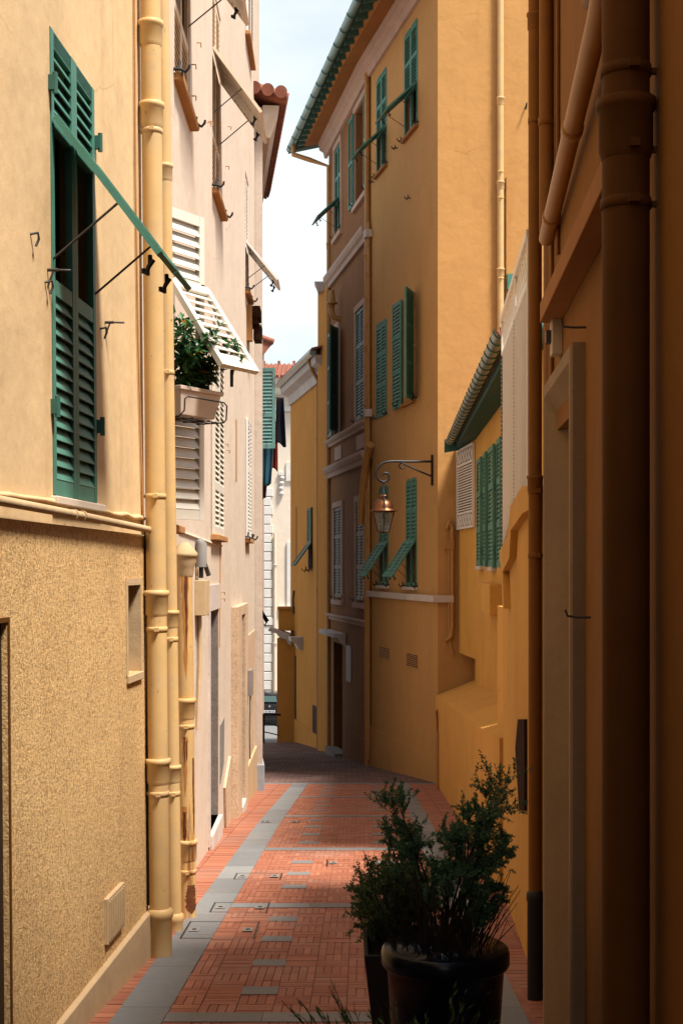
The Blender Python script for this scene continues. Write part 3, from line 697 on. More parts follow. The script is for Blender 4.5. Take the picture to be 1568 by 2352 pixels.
# ------------------------------------------------------------------ foliage
def add_leaf(mb, p, d, up, ln, wd, fold=.25):
    d = d.normalized(); s = d.cross(up); s = s.normalized() if s.length > 1e-4 else d.orthogonal().normalized(); n = s.cross(d).normalized()
    a = p; b = p + d * ln * .4; c = p + d * ln - n * ln * .12
    mb.add([a, b + s * wd * .5 + n * wd * fold, c, b - s * wd * .5 + n * wd * fold, b], [(0, 1, 4), (1, 2, 4), (0, 4, 3), (4, 2, 3)], True)
rnd = random.Random(3)
def rv(): return V((rnd.gauss(0, 1), rnd.gauss(0, 1), rnd.gauss(0, 1))).normalized()
lp = thing('lemon_plant', 'glossy dark green broad leaved plant growing out of the cream trough', 'plant', c0 + V((0, 0, zt - .02)))
stm, lf, yl = MB(), MB(), MB()
for i in range(30):
    k = rnd.uniform(-.23, .23); p = c0 + tx * k + ty * rnd.uniform(-.05, .05) + V((0, 0, zt - .025))
    hgt = rnd.uniform(.18, .58) * (1.15 if k < 0.02 else .8); lean = V((rnd.uniform(-.05, .28), rnd.uniform(-.22, .22), 0)) * (.7 + hgt)
    pts = [p, p + V((0, 0, hgt * .5)) + lean * .3, p + V((0, 0, hgt)) + lean]
    stm.tube(pts, [.005, .004, .002], 5)
    for j in range(34):
        t = rnd.random() ** .6; q = pts[0].lerp(pts[1], t * 2) if t < .5 else pts[1].lerp(pts[2], t * 2 - 1)
        dr = (rv() + V((.1, -.1, .15))).normalized(); L_ = rnd.uniform(.045, .10)
        add_leaf(yl if rnd.random() < .03 else lf, q + dr * .01, dr, V((0, 0, 1)) + rv() * .5, L_, L_ * .55)
for (e0, e1) in ((V((.16, .02, .10)), V((.37, .05, .22))), (V((.1, -.1, .25)), V((.22, -.12, .37)))):
    p0 = c0 + V((0, 0, zt)) + e0; p1 = c0 + V((0, 0, zt)) + e1; stm.tube([c0 + V((.02, 0, zt)), p0, p1], [.004, .003, .0015], 5)
    for j in range(16): add_leaf(lf, p0.lerp(p1, rnd.random()), (rv() + V((.4, 0, .3))).normalized(), V((0, 0, 1)), .055, .028)
stm.build('stem', 'bark', lp); lf.build('leaves', 'lemon_leaf', lp); yl.build('yellow_leaves', 'yellow_leaf', lp)

# ================================================================== LEFT FAR BUILDINGS
B2 = Wall((-1.27, 22.92), (-2.47, 34.92), 1)
bg2 = thing('tiled_eave_house', 'greyish pink house beyond the pale one with a projecting terracotta tiled eave', 'building', (-2.5, 28, ground(28)))
mb = MB(); mb.prism([V((-7, 22.92, -4)), V((-1.27, 22.92, -4)), B2.pt(B2.len, 0, -4), V((-8, 35, -4))], (0, 0, 13.2)); mb.build('wall', 'grey_pink_plaster', bg2)
mb = MB(); mb.prism([V((-1.5, 22.87, ground(22.9) - .5)), V((-1.235, 22.87, ground(22.9) - .5)), B2.pt(.8, .04, ground(22.9) - .5), B2.pt(.8, -.1, ground(22.9) - .5)], (0, 0, .92)); mb.build('plinth', 'blue_grey_stone', bg2, .01)
mb = MB(); mb.abox(-1.75, -1.40, 22.905, 22.925, 9.0, 9.4); 
rf = MB(); zc = 9.32
for i in range(26):
    a0 = i * .23 - .05; p0 = B2.pt(a0, .40, zc); p1 = B2.pt(a0, -1.6, zc + .62); rf.tube([p0, p1], [.10, .10], 10)
rf.prism([B2.pt(-.05, .34, zc - .03), B2.pt(-.05, -1.6, zc + .58), B2.pt(-.05, -1.6, zc + .5), B2.pt(-.05, .34, zc - .09)], B2.t * 5.9)
for i in range(5):
    x_ = -.96 - i * .21; rf.tube([V((x_, 22.62, zc + .03 + i * .035)), V((x_ - .02, 23.2, zc + .12 + i * .05))], .10, 12)
ro = rf.build('roof', 'roof_tiles', bg2)
mb = MB(); mb.prism([B2.pt(-.04, 0, zc - .62), B2.pt(-.04, .12, zc - .62), B2.pt(-.04, .24, zc - .3), B2.pt(-.04, .27, zc - .1), B2.pt(-.04, 0, zc - .1)], B2.t * 5.85); mb.build('eave_moulding', 'pale_pink_plaster', ro)
mb = MB(); mb.abox(-2.9, -1.42, 22.95, 24.6, 9.2, 11.95); mb.build('chimney', 'pale_pink_plaster', ro); 
mb = MB(); mb.abox(-2.95, -1.36, 22.94, 24.65, 11.95, 12.05); mb.build('chimney_cap', 'pale_pink_plaster', ro)
# teal shutter standing out
st_ = thing('open_shutter', 'weathered teal louvred shutter standing open beside hanging laundry', 'shutter', B2.pt(3.6, 0, 4))
slat_leaf('leaf', st_, V((-1.70, 26.55, 4.0)), V((1, -.12, 0)), (0, 0, 1), V((-.12, -1, 0)), .47, 1.50, [(0, .62, 'L'), (.62, 1.50, 'L')], 'faded_teal_paint', st=.05, pitch=.062, rail=.07)
MB().tube([B2.pt(3.6, .0, 4.2), V((-1.68, 26.56, 4.2))], .02, 6).build('hinge', 'black_iron', st_)
def cloth(name, label, x0, x1, y, zt, zb, mat, taper=0, waves=3, sag=.0, hem=.05):
    nx, nz = 14, 16; vs = []
    ph = rnd.random() * 6
    for j in range(nz + 1):
        t = j / nz
        for i in range(nx + 1):
            s = i / nx; x = x0 + (x1 - x0) * s + taper * t * (s - .2)
            vs.append(V((x, y + .035 * math.sin(s * waves * 6.28 + ph) * (.4 + t) + .02 * math.sin(t * 7 + ph), zt + (zb - zt) * t * (1 + hem * math.sin(s * 5 + ph)))))
    mb = MB(); mb.add(vs, [(j * (nx + 1) + i, j * (nx + 1) + i + 1, (j + 1) * (nx + 1) + i + 1, (j + 1) * (nx + 1) + i) for j in range(nz) for i in range(nx)], True)
    o = mb.build(name, mat); s_ = o.modifiers.new('thickness', 'SOLIDIFY'); s_.thickness = .006
    tag(o, label, 'laundry', 'laundry hung out beyond the teal shutter'); return o
cloth('hanging_garment', 'navy white dotted garment hanging at the outer edge of the shutter', -1.24, -1.10, 27.2, 5.02, 4.12, 'navy_cloth', taper=.06, waves=1.2)
cloth('hanging_garment', 'bright red cloth hanging behind the blue one under the shutter', -1.42, -1.235, 27.5, 4.62, 3.66, 'red_cloth')
cloth('hanging_garment', 'blue cloth hanging below the shutter in front of the red one', -1.66, -1.27, 27.1, 4.4, 3.38, 'blue_cloth', taper=-.08)
cloth('hanging_garment', 'lowest dark brown patterned garment hanging under the blue cloth', -1.68, -1.36, 27.3, 4.0, 3.07, 'brown_cloth', taper=-.12)
ll = MB(); ll.tube([B2.pt(4.3, .0, 4.62), V((-1.1, 27.25, 4.62))], .006, 6); ll.tube([B2.pt(4.2, 0, 5.03), V((-1.1, 27.2, 5.03))], .006, 6); tag(ll.build('clothes_line', 'dark_metal'), 'thin clothes rods sticking out behind the teal shutter', 'clothes line')
ar = MB(); q0 = P(596, 1398, 33.5); q1 = P(614, 1428, 33.5); ar.tube([B2.pt(10.6, 0, q0.z), q0, q1], .05, 6); hook(ar, q1, V((-.5, 0, -.6)), V((0, 1, 0)), .1); tag(ar.build('awning_arm', 'black_iron'), 'small black iron arm slanting from the wall above the car', 'bracket')
# distant house left
bgH = thing('distant_house', 'distant pink house of which only the tiled roof corner shows', 'building', (-6, 52, -4.3))
H = Wall((-2.72, 50), (-4.4, 56), 1)
mb = MB(); mb.prism([V((-12, 50, -5)), V((-2.72, 50, -5)), V((-4.4, 56, -5)), V((-12, 56, -5))], (0, 0, 14.4)); mb.build('wall', 'pink_stucco', bgH)
rf = MB()
for i in range(28): rf.tube([H.pt(i * .23 - .1, .32, 9.72), H.pt(i * .23 - .1, -2.2, 10.5)], .11, 8)
rf.prism([H.pt(-.12, .28, 9.66), H.pt(-.12, -2.2, 10.42), H.pt(-.12, -2.2, 9.3), H.pt(-.12, 0, 9.3)], H.t * 6.4); rf.build('roof', 'roof_tiles', bgH)

# ================================================================== RIGHT NEAR BUILDING (dark)
bgE = thing('shadowed_house', 'shadowed brown orange house on the right with a pale stone door surround', 'building', (1.6, 3, 0))
E = Wall((.65 + .06 * -9, -9), (.65 + .06 * 7.95, 7.95), -1)
E_TOP = 5.0; E_M = 13.4
ea = [E.S(1312, n=.0), E.S(1263, n=.0), -1.5, 2.46]
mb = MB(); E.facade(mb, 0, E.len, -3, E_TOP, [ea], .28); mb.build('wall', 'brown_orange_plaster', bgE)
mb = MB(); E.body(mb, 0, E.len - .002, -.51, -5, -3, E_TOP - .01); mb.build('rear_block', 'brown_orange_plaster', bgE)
mb = MB(); E.body(mb, 0, 11.7, 0, -5, E_TOP + .03, 10); mb.build('unseen_shading_storey', 'brown_orange_plaster', bgE)  # added storey out of view, sized to shade the near walls and ground
mb = MB(); mb.prism([E.pt(0, .06, E_TOP + .02), E.pt(0, -5.2, E_TOP + .5), E.pt(0, -5.2, E_TOP + .4), E.pt(0, .06, E_TOP - .05)], E.t * (E.len + .02))
for i in range(64): mb.tube([E.pt(.1 + i * .26, .08, E_TOP + .02), E.pt(.1 + i * .26, -5.1, E_TOP + .5)], .06, 8)
mb.build('roof', 'roof_tiles', bgE)
# door surround with chamfered jambs
o0, o1, oz = E.S(1309, n=.06), E.S(1246, n=.06), 2.70
i0, i1, iz = o0 + .20, o1 - .20, oz - .22
mb = MB()
def ring(q0, q1, zt, n): return [E.pt(q0, n, -2), E.pt(q0, n, zt), E.pt(q1, n, zt), E.pt(q1, n, -2)]
rs = [ring(o0, o1, oz, .0), ring(o0, o1, oz, .05), ring(o0 + .01, o1 - .01, oz - .01, .06), ring(o0 + .07, o1 - .07, oz - .07, .06), ring(i0, i1, iz, -.06), ring(i0, i1, iz, -.26)]
mb.add([p for r_ in rs for p in r_], [(4 * i + k, 4 * i + k + 1, 4 * i + 5 + k, 4 * i + 4 + k) for i in range(5) for k in range(3)])
ds = mb.build('door_surround', 'stone_surround', bgE)
mb = MB(); E.box(mb, i0 - .02, i1 + .02, -.33, -.24, -2, iz + .02); dr = mb.build('door', 'door_wood', bgE)
mb = MB()
for k in range(5): E.box(mb, i0 + .1 + k * .18, i0 + .22 + k * .18, -.239, -.225, -.4, 2.3)
mb.build('door_panel', 'door_wood', dr)
mb = MB(); mb.prism([E.pt(E_M, 0, 2.965), E.pt(E_M, .10, 2.965), E.pt(E_M, .10, 3.06), E.pt(E_M, .07, 3.085), E.pt(E_M, .0, 3.11)], E.t * (E.S(1239, n=.1) - E_M)); mb.build('string_moulding', 'brown_trim', bgE, .004)
s = E.S(1288); mb = MB(); E.box(mb, s - .07, s + .05, 0, .05, 2.80, 2.99); bx_ = mb.build('alarm_box', 'white_sill', bgE, .004)
mb = MB(); E.box(mb, s - .03, s + .03, .0505, .075, 2.86, 2.92); mb.build('lamp', 'dark_metal', bx_)
for u, v in ((1328, 752), (1338, 1418)):
    s, z = E.hit(u, v, .03); mb = MB(); mb.tube([E.pt(s, 0, z), E.pt(s, .05, z), E.pt(s + .01, .09, z + .005), E.pt(s + .01, .10, z + .03)], .005, 6); mb.build('wall_hook', 'dark_metal', bgE)
mb = MB()
for q in (E.S(1272), E.S(1286)): mb.tube([E.pt(q, .012, 1.2 if q > E.S(1280) else 3.3), E.pt(q, .012, E_TOP)], .010, 6)
mb.build('wall_conduit', 'brown_pipe_paint', bgE)
d = 7.75; x = P(1228, 0, d).x
drainpipe('brown drainpipe with black cast iron foot at the corner beside the white screen', [(x, d, E_TOP + .2), (x, d, ground(d))], .037, 'brown_pipe_paint', [zat(v, d) for v in (1110, 48)], [zat(v, d) for v in (278, 1128, 1276)], (zat(2060, d), .043), 'brown drainpipes on the right', 18, E, 'cast_iron')
d = 7.2; x = P(1253, 0, d).x; zj = zat(553, d)
p2 = thing('drainpipe', 'brown pipe dropping to an elbow and joined by a long slanting pipe under the eave', 'drainpipe', (x, d, zj), 'brown drainpipes on the right')
MB().tube([(x, d, E_TOP + .1), (x, d, zj + .06), (x, d - .03, zj + .015), (x, d - .07, zj)], .035, 18).build('pipe', 'brown_pipe_paint', p2)
q0 = V((x, d - .02, zj + .005)); q1 = E.pt(E.S(1372, n=.07), .07, 3.63); q2 = E.pt(E.S(1420, n=.085), .085, 3.72)
MB().tube([q0, q1, q2], .039, 18).build('slanting_pipe', 'ochre_pipe_paint', p2)
for k in (.14, .6):
    c = q0.lerp(q1, k); dd = (q1 - q0).normalized(); MB().tube([c - dd * .03, c - dd * .028, c + dd * .028, c + dd * .03], [.039, .045, .045, .039], 18).build('collar', 'ochre_pipe_paint', p2)
MB().lathe((x, d, zat(280, d)), [(.036, -.02), (.04, -.018), (.04, .018), (.036, .02)], 18).build('clamp', 'brown_pipe_paint', p2)
d = 4.04; x = P(1436, 0, d).x
p3 = drainpipe('widest brown drainpipe on the right, closest to the viewer', [(x, d, E_TOP + .2), (x, d, ground(d))], .067, 'shade_darkened_brown', [zat(v, d) for v in (290,)], [zat(v, d) for v in (165, 345, 470)], None, 'brown drainpipes on the right', 24, E)
mb = MB(); mb.tube([E.pt(E.S(1352, n=.05), .05, 4.1), E.pt(E.S(1352, n=.06), .07, 3.9), E.pt(E.S(1375, n=.06), .08, 3.72), E.pt(E.S(1420, n=.085), .085, 3.6)], .04, 14); mb.build('branch_elbow', 'brown_pipe_paint', p3)

# ================================================================== PARAPET, SCREEN, STAIR
Wp = Wall((.62 + .06 * 7.97, 7.97), (.62 + .06 * 11.6, 11.6), -1)
pp = thing('stair_parapet', 'orange rendered stair parapet with a stepped raking band under the white screen', 'wall', (1.2, 9.4, ground(9.4)))
mb = MB(); mb.prism([Wp.pt(0, 0, -3), Wp.pt(0, 0, 2.2), Wp.pt(Wp.S(1198), 0, 2.2), Wp.pt(Wp.S(1168), 0, 1.98), Wp.pt(Wp.len - .15, 0, 1.78), Wp.pt(Wp.len, 0, 1.60), Wp.pt(Wp.len, 0, -3)], -Wp.n * .22); mb.build('wall', 'low_house_plaster', pp)
nb = .05
poly = [(1218, 1116), (1198, 1117), (1171, 1162), (1168, 1200), (1163, 1233), (1146, 1267), (1147, 1290), (1150, 1313), (1153.5, 1398), (1156.5, 1398), (1153.5, 1313), (1168.5, 1281), (1172, 1218), (1199, 1179), (1218, 1168)]
mb = MB(); pts = [Wp.pt(*[q for q in (Wp.hit(u, v, nb))][:1], nb, Wp.hit(u, v, nb)[1]) for u, v in poly]; mb.prism(pts, -Wp.n * (nb + .02)); mb.build('raking_band', 'low_house_plaster', pp)
mb = MB(); mb.abox(1.45, 7, 7.96, 13.25, -3, 1.42); mb.build('terrace', 'low_house_plaster', pp)
nh = [(1188, 1652), (1203, 1652), (1203, 1862), (1191, 1862), (1182, 1719)]
mb = MB(); mb.prism([Wp.pt(Wp.hit(u, v, .02)[0], .02, Wp.hit(u, v, .02)[1]) for u, v in nh], -Wp.n * .03)
tag(mb.build('hatch_panel', 'dark_wood'), 'dark brown angular panel fixed to the orange parapet wall behind the shrub', 'panel')
sc_ = thing('trellis_screen', 'tall white trellis screen with a slatted panel standing on the stair parapet', 'screen', Wp.pt(1.4, .02, 1.6))
a0, a1 = Wp.S(1217, n=.03), Wp.S(1155.5, n=.03); am = Wp.S(1188, n=.03); zt_ = 3.66
def zlow(a):
    k = [(0, 2.21), (Wp.S(1198), 2.21), (Wp.S(1170), 2.0), (Wp.S(1164), 1.9), (Wp.len - .1, 1.62), (9, 1.5)]
    for (x0, z0), (x1, z1) in zip(k, k[1:]):
        if a <= x1: return z0 + (z1 - z0) * (a - x0) / (x1 - x0)
    return 1.5
mb = MB()
for q, wd in ((a0, .05), (am, .07), (a1 - .04, .045)): Wp.box(mb, q - wd / 2, q + wd / 2, .0, .05, zlow(q) - .05, zt_)
Wp.box(mb, a0, a1, -.005, .055, zt_, zt_ + .05); Wp.box(mb, a0, a1, .004, .046, zt_ - .27, zt_ - .23)
mb.build('frame', 'white_metal', sc_, .004)
mb = MB(); q = a0 + .1
while q < a1 - .08:
    mb.tube([Wp.pt(q - .06, .03, zt_ - .115), Wp.pt(q - .045, .03, zt_ - .07), Wp.pt(q, .03, zt_ - .03), Wp.pt(q + .045, .03, zt_ - .07), Wp.pt(q + .06, .03, zt_ - .115), Wp.pt(q + .045, .03, zt_ - .16), Wp.pt(q, .03, zt_ - .20), Wp.pt(q - .045, .03, zt_ - .16), Wp.pt(q - .06, .03, zt_ - .115)], .012, 6); q += .17
mb.build('ring_frieze', 'white_metal', sc_)
mb = MB(); sp = .058; zz1 = zt_ - .26
k = a0 - 3
segs = 0
while k < a1 + .02:      # diagonal slats both ways, clipped to the frame
    for sg in (1, -1):
        lo = hi = None
        for i in range(161):
            z = 1.45 + (zz1 - 1.45) * i / 160; a = k + (z - 1.45) * .8 if sg > 0 else k + (zz1 - z) * .8
            if a0 <= a <= a1 - .02 and z >= zlow(a) - .03:
                if lo is None: lo = (a, z)
                hi = (a, z)
        if lo and hi and abs(hi[1] - lo[1]) > .03:
            n_ = .022 if sg > 0 else .034
            dv = Wp.pt(hi[0], n_, hi[1]) - Wp.pt(lo[0], n_, lo[1]); pv = dv.cross(Wp.n).normalized() * .02
            mb.box(Wp.pt(lo[0], n_, lo[1]) - pv / 2, dv, pv, Wp.n * .009)
    k += sp
mb.build('lattice', 'white_metal', sc_)
mb = MB(); mb.prism([Wp.pt(a0, -.012, zz1), Wp.pt(a1 - .02, -.012, zz1), Wp.pt(a1 - .02, -.012, zlow(a1)), Wp.pt(Wp.S(1164), -.012, 1.88), Wp.pt(Wp.S(1170), -.012, 1.98), Wp.pt(Wp.S(1198), -.012, 2.2), Wp.pt(a0, -.012, 2.2)], -Wp.n * .004); mb.build('backing_panel', 'screen_fabric', sc_)
for q in (am + .05, a1 - .08):
    MB().tube([Wp.pt(q, .047, zlow(q) + (zz1 - zlow(q)) * i / 90 + random.uniform(-.004, .004)) for i in range(91)], [.008 if i % 2 else .003 for i in range(91)], 5).build('shadow_gap_strip', 'dark_metal', sc_)  # dark beaded strips stand in for the shadow gaps beside the posts

# ================================================================== LOW HOUSE WITH GREEN EAVE
bgD = thing('low_green_eave_house', 'low orange house with a green tiled eave and sea green shutters on the right', 'building', (3, 17, ground(17)))
D0 = (2.06, 25.0); D1 = (2.19, 23.25); D2 = (2.19 + .026 * (13.3 - 23.25), 13.3)
D = Wall(D2, D1, -1)
Dc = Wall(D1, D0, -1)
w1 = [D.S(1105), D.S(1101), .0, 0]; 
zb1, zt1 = D.Z(1104, 1300), D.Z(1104, 1058)
w1 = [D.S(1110.5), D.S(1101.5), zb1, zt1]; zb2, zt2 = D.Z(1133, 1302), D.Z(1133, 1030)
w2 = [D.S(1138.5), D.S(1130.5), zb2, zt2]
mb = MB(); D.facade(mb, 0, D.len, -.2, 4.05, [w1, w2], .25); mb.build('wall', 'low_house_plaster', bgD)
wg = [.16, Dc.len - .02, Dc.Z(1070, 1213), Dc.Z(1072, 1022)]
mb = MB(); Dc.facade(mb, 0, Dc.len - .01, .28, 4.05, [wg], .2, edges=False); mb.build('canted_wall', 'low_house_plaster', bgD)
mb = MB(); mb.prism([Dc.pt(0, 0, .28), Dc.pt(Dc.len, 0, .28), V((2.6, 24.98, .28)), V((2.6, 23.25, .28))], (0, 0, .004)); mb.build('overhang_underside', 'low_house_plaster', bgD)
mb = MB(); mb.prism([V((2.33, 13.26, -3)), V((2.33, 24.97, -3)), V((7, 24.97, -3)), V((7, 13.26, -3))], (0, 0, 3.27)); mb.build('ground_floor_wall', 'low_house_plaster', bgD)
mb = MB(); mb.prism([D.pt(0, -.51, .275), D.pt(D.len, -.51, .275), V((2.6, 24.97, .275)), V((7, 24.97, .275)), V((7, 13.3, .275))], (0, 0, 3.7)); mb.build('rear_block', 'low_house_plaster', bgD)
for ww, (l0, l1), (r0, r1) in ((w1, (D.S(1101, n=.06), D.S(1086.5, n=.06)), (D.S(1112, n=.06), D.S(1106.5, n=.06))), (w2, (D.S(1130, n=.06), D.S(1113.5, n=.06)), (D.S(1146, n=.06), D.S(1138, n=.06)))):
    wn = window(bgD, D, *ww, 'sea_green_paint', [], closed=False, catch=False, sill='white_sill')
    for (x0, x1) in ((l0, min(l1, l0 + .85)), (r0, r1)):
        flat_leaf(wn, D, x0, x1, ww[2] - .01, ww[3] + .02, 'sea_green_paint', n=.02)
        for zz in (.15, .8):
            mb = MB(); D.box(mb, x0 - .03 if x0 == l0 else x1 - .01, x0 + .01 if x0 == l0 else x1 + .03, .0, .05, ww[2] + zz * 1.3, ww[2] + zz * 1.3 + .08); mb.build('shutter_hinge', 'dark_green_paint', wn)
# white window grille
gw = MB(); g0, g1, gz0, gz1 = wg[0] - .1, wg[1] - .03, wg[2] + .01, wg[3] - .05
for z in (gz0, gz0 + .25, gz1 - .27, gz1): Dc.box(gw, g0, g1, .01, .05, z - .02, z + .02)
for q in (g0, g1): Dc.box(gw, q - .02, q + .02, .008, .052, gz0 - .02, gz1 + .02)
z = gz0 + .29
while z < gz1 - .3: Dc.box(gw, g0, g1, .015, .045, z, z + .022); z += .045
for zc in (gz0 + .125, gz1 - .135):
    q = g0 + .14
    while q < g1 - .05:
        gw.tube([Dc.pt(q - .11, .03, zc + .1), Dc.pt(q - .03, .03, zc), Dc.pt(q - .11, .03, zc - .1)], .016, 6); gw.tube([Dc.pt(q + .11, .03, zc + .1), Dc.pt(q + .03, .03, zc), Dc.pt(q + .11, .03, zc - .1)], .016, 6); q += .27
tag(gw.build('window_grille', 'white_metal'), 'white metal window grille under the green eave beside the open shutters', 'grille')
mb = MB(); Dc.box(mb, wg[0], wg[1], -.2, -.16, wg[2], wg[3]); mb.build('window', 'window_glass', bgD)
# eave
EV0 = V((1.92, 24.62, 3.90)); EV1 = V((1.92 + .0345 * (13.0 - 24.62), 13.0, 3.90)); ed = (EV1 - EV0).normalized()
mb = MB(); L_ = (EV1 - EV0).length; i = 0
while i * .19 < L_:
    p = EV0 + ed * (.06 + i * .19); mb.tube([p + V((.06, 0, .03)), p + V((.75, 0, .10))], .085, 8); i += 1
mb.prism([EV0 + V((.02, 0, .09)), EV0 + V((.8, 0, .16)), EV0 + V((.8, 0, .20)), EV0 + V((.02, 0, .13))], ed * L_)
rfD = mb.build('eave_tiles', 'green_tiles', bgD)
mb = MB(); mb.prism([EV0 + V((.0, 0, .135)), EV0 + V((5, 0, 1.5)), EV0 + V((5, 0, 1.42)), EV0 + V((.4, 0, .15))], ed * L_)
i = 0
while i * .23 < L_: p = EV0 + ed * (.1 + i * .23); mb.tube([p + V((0, 0, .12)), p + V((5, 0, 1.5))], .085, 8); i += 1
mb.build('roof', 'roof_tiles', bgD)
gm = MB(); rg = .075; seg = 10; vs = []
for p in (EV0, EV1):
    for rr in (rg, rg - .006):
        for k in range(seg + 1):
            a = math.pi + math.pi * k / seg; vs.append(p + V((math.cos(a) * rr - .05, 0, math.sin(a) * rr + .06)))
n1 = seg + 1
gm.add(vs, [(k, k + 1, 2 * n1 + k + 1, 2 * n1 + k) for k in range(seg)] + [(n1 + k, n1 + k + 1, 3 * n1 + k + 1, 3 * n1 + k) for k in range(seg)] + [(0, n1, 3 * n1, 2 * n1), (seg, n1 + seg, 3 * n1 + seg, 2 * n1 + seg)], True)
gut = gm.build('gutter', 'zinc_gutter', bgD)
i = 0
while i * .42 < L_:
    p = EV0 + ed * (.2 + i * .42); mb = MB()
    mb.tube([p + V((math.cos(math.pi + math.pi * k / 8) * .080 - .05, 0, math.sin(math.pi + math.pi * k / 8) * .080 + .06)) for k in range(9)], .007, 5); i += 1
    mb.build('gutter_bracket', 'dark_green_paint', gut)
mb = MB(); mb.prism([EV0 + V((-.14, 0, .10)), EV0 + V((-.14, 0, -.13)), EV0 + V((.5, 0, -.02)), EV0 + V((.5, 0, .12))], (0, .04, 0)); mb.build('eave_board', 'dark_green_paint', bgD)
# buttress block with sloping lit top
bt = thing('sloping_buttress', 'orange rendered buttress with a pale sloping top at the foot of the low house', 'wall', (1.6, 18, ground(18)))
fx = lambda y: 1.285 + (y - 11.6) * .0274
ztp = lambda y: .37 - .0614 * (y - 11.6)
mb = MB(); ys = [11.605, 14, 18, 22, 24.96]
vs = []
for y in ys: vs += [V((fx(y), y, -4)), V((fx(y), y, ztp(y) + .015 * math.sin(y * 1.7))), V((2.36, y, ztp(y) + .27)), V((2.36, y, -4))]
fs = [(4 * i + k, 4 * i + k + 1, 4 * i + 5 + k, 4 * i + 4 + k) for i in range(4) for k in range(3)] + [(0, 1, 2, 3), (16, 17, 18, 19)]
mb.add(vs, fs); mb.build('block', 'low_house_plaster', bt)
mb = MB(); mb.tube([V((fx(23.6) - .03, 23.6, ground(23.6))), V((fx(23.6) - .03, 23.6, -.75)), V((fx(23.3) - .05, 23.3, -.55))], .022, 8)
mb.tube([V((fx(23.3) - .03, 23.3, ground(23.6))), V((fx(23.3) - .03, 23.3, -.9))], .015, 8); mb.build('vent_pipe', 'ochre_pipe_paint', bt)
# small lit ledge block on the low house
s0, s1 = D.S(1152), D.S(1127); z1 = D.Z(1140, 1340)
mb = MB(); D.box(mb, s0, s1, -.1, .16, z1 - .4, z1); mb.build('wall_ledge', 'low_house_plaster', bgD, .01)

# ================================================================== TALL CORNER HOUSE (right, middle)
bgC = thing('tall_corner_house', 'tall yellow and mauve corner house with a green underside to its roof eave', 'building', (1.69, 25, ground(25)))
C1 = Wall((1.69, 25.0), (.57, 30.5), -1); C2 = Wall((.57, 30.5), (-.32, 36.0), -1); CF = Wall((1.69, 25.0), (6.2, 25.3), 1)
ZT = 12.35
c1w = {}
def r1(u0, u1, z0, z1): return [C1.S(u1), C1.S(u0), z0, z1]
def r2(u0, u1, z0, z1): return [C2.S(u1), C2.S(u0), z0, z1]
wa = r1(865, 888, 9.95, 11.9); wb = r1(929, 959, 10.0, 11.95); wc = r1(865, 888, 4.88, 6.80); wd_ = r1(927, 953, 4.92, 6.92)
we = r1(871, 892, 1.42, 3.4); wf = r1(933, 957, 1.42, 3.42)
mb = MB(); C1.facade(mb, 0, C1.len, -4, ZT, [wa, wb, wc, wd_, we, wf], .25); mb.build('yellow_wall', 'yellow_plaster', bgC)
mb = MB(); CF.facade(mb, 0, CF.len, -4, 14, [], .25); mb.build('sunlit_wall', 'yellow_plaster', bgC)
wg_ = r2(770, 784, 9.9, 12.0); wh = r2(817, 841, 9.95, 12.0); wi = r2(768, 779, 5.06, 7.6); wj = r2(819, 838, 5.06, 7.5); wk = r2(769, 787, 1.05, 3.25); wl = r2(819, 838, 1.05, 3.25)
dk = r2(766, 786, ground(35), .35 - .4)
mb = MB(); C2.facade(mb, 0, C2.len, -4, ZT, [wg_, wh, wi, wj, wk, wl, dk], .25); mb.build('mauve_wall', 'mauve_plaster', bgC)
mb = MB(); mb.prism([C1.pt(.2, -.51, -4), C1.pt(C1.len, -.51, -4), C2.pt(C2.len - .05, -.51, -4), V((6, 36.5, -4)), CF.pt(CF.len, -.51, -4), CF.pt(.6, -.51, -4)], (0, 0, 16.3)); mb.build('rear_block', 'yellow_plaster', bgC)
mb = MB(); mb.prism([C2.pt(C2.len, 0, -4), C2.pt(C2.len, -.6, -4), V((6, 37, -4)), V((6, 36.9, -4))], (0, 0, 16.3))
tf = lambda h: [(0, .75, 'L'), (.75, h * .7 if False else 1.35, 'O'), (1.35, h, 'L')]
# upper floor: big single flaps
def upw(W, q, lab=None, out=.55, drop=.52):
    h = q[3] - q[2]; return window(bgC, W, *q, 'sea_green_paint', [(0, .76, 'O'), (.76, 1.36, 'L'), (1.36, h, 'L')], flap=(.78, out, drop), sill='brown_trim', pitch=.06, rec=.02, label=lab)
upw(C1, wa); upw(C1, wb); upw(C2, wg_)
for q in (we, wf): window(bgC, C1, *q, 'sea_green_paint', [(0, .84, 'O'), (.84, 1.42, 'L'), (1.42, q[3] - q[2], 'L')], flap=(.86, .44, .68), sill='white_sill', pitch=.07, rec=.02)
def closedw(W, q, mat='sea_green_paint'):
    h = q[3] - q[2]; return window(bgC, W, *q, mat, [(0, h / 3, 'L'), (h / 3, 2 * h / 3, 'L'), (2 * h / 3, h, 'L')], sill=None, pitch=.065, rec=.015)
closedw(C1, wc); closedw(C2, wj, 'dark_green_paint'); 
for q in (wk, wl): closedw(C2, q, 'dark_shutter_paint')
wn = window(bgC, C1, *wd_, 'sea_green_paint', [], closed=False, catch=False, sill='brown_trim', frame_mat='ochre_pipe_paint')
fw = (wd_[1] - wd_[0])
flat_leaf(wn, C1, wd_[1] + .02, C1.S(901.5, n=.05), wd_[2] - .03, wd_[3] + .03, 'sea_green_paint', n=.03, pitch=.065)
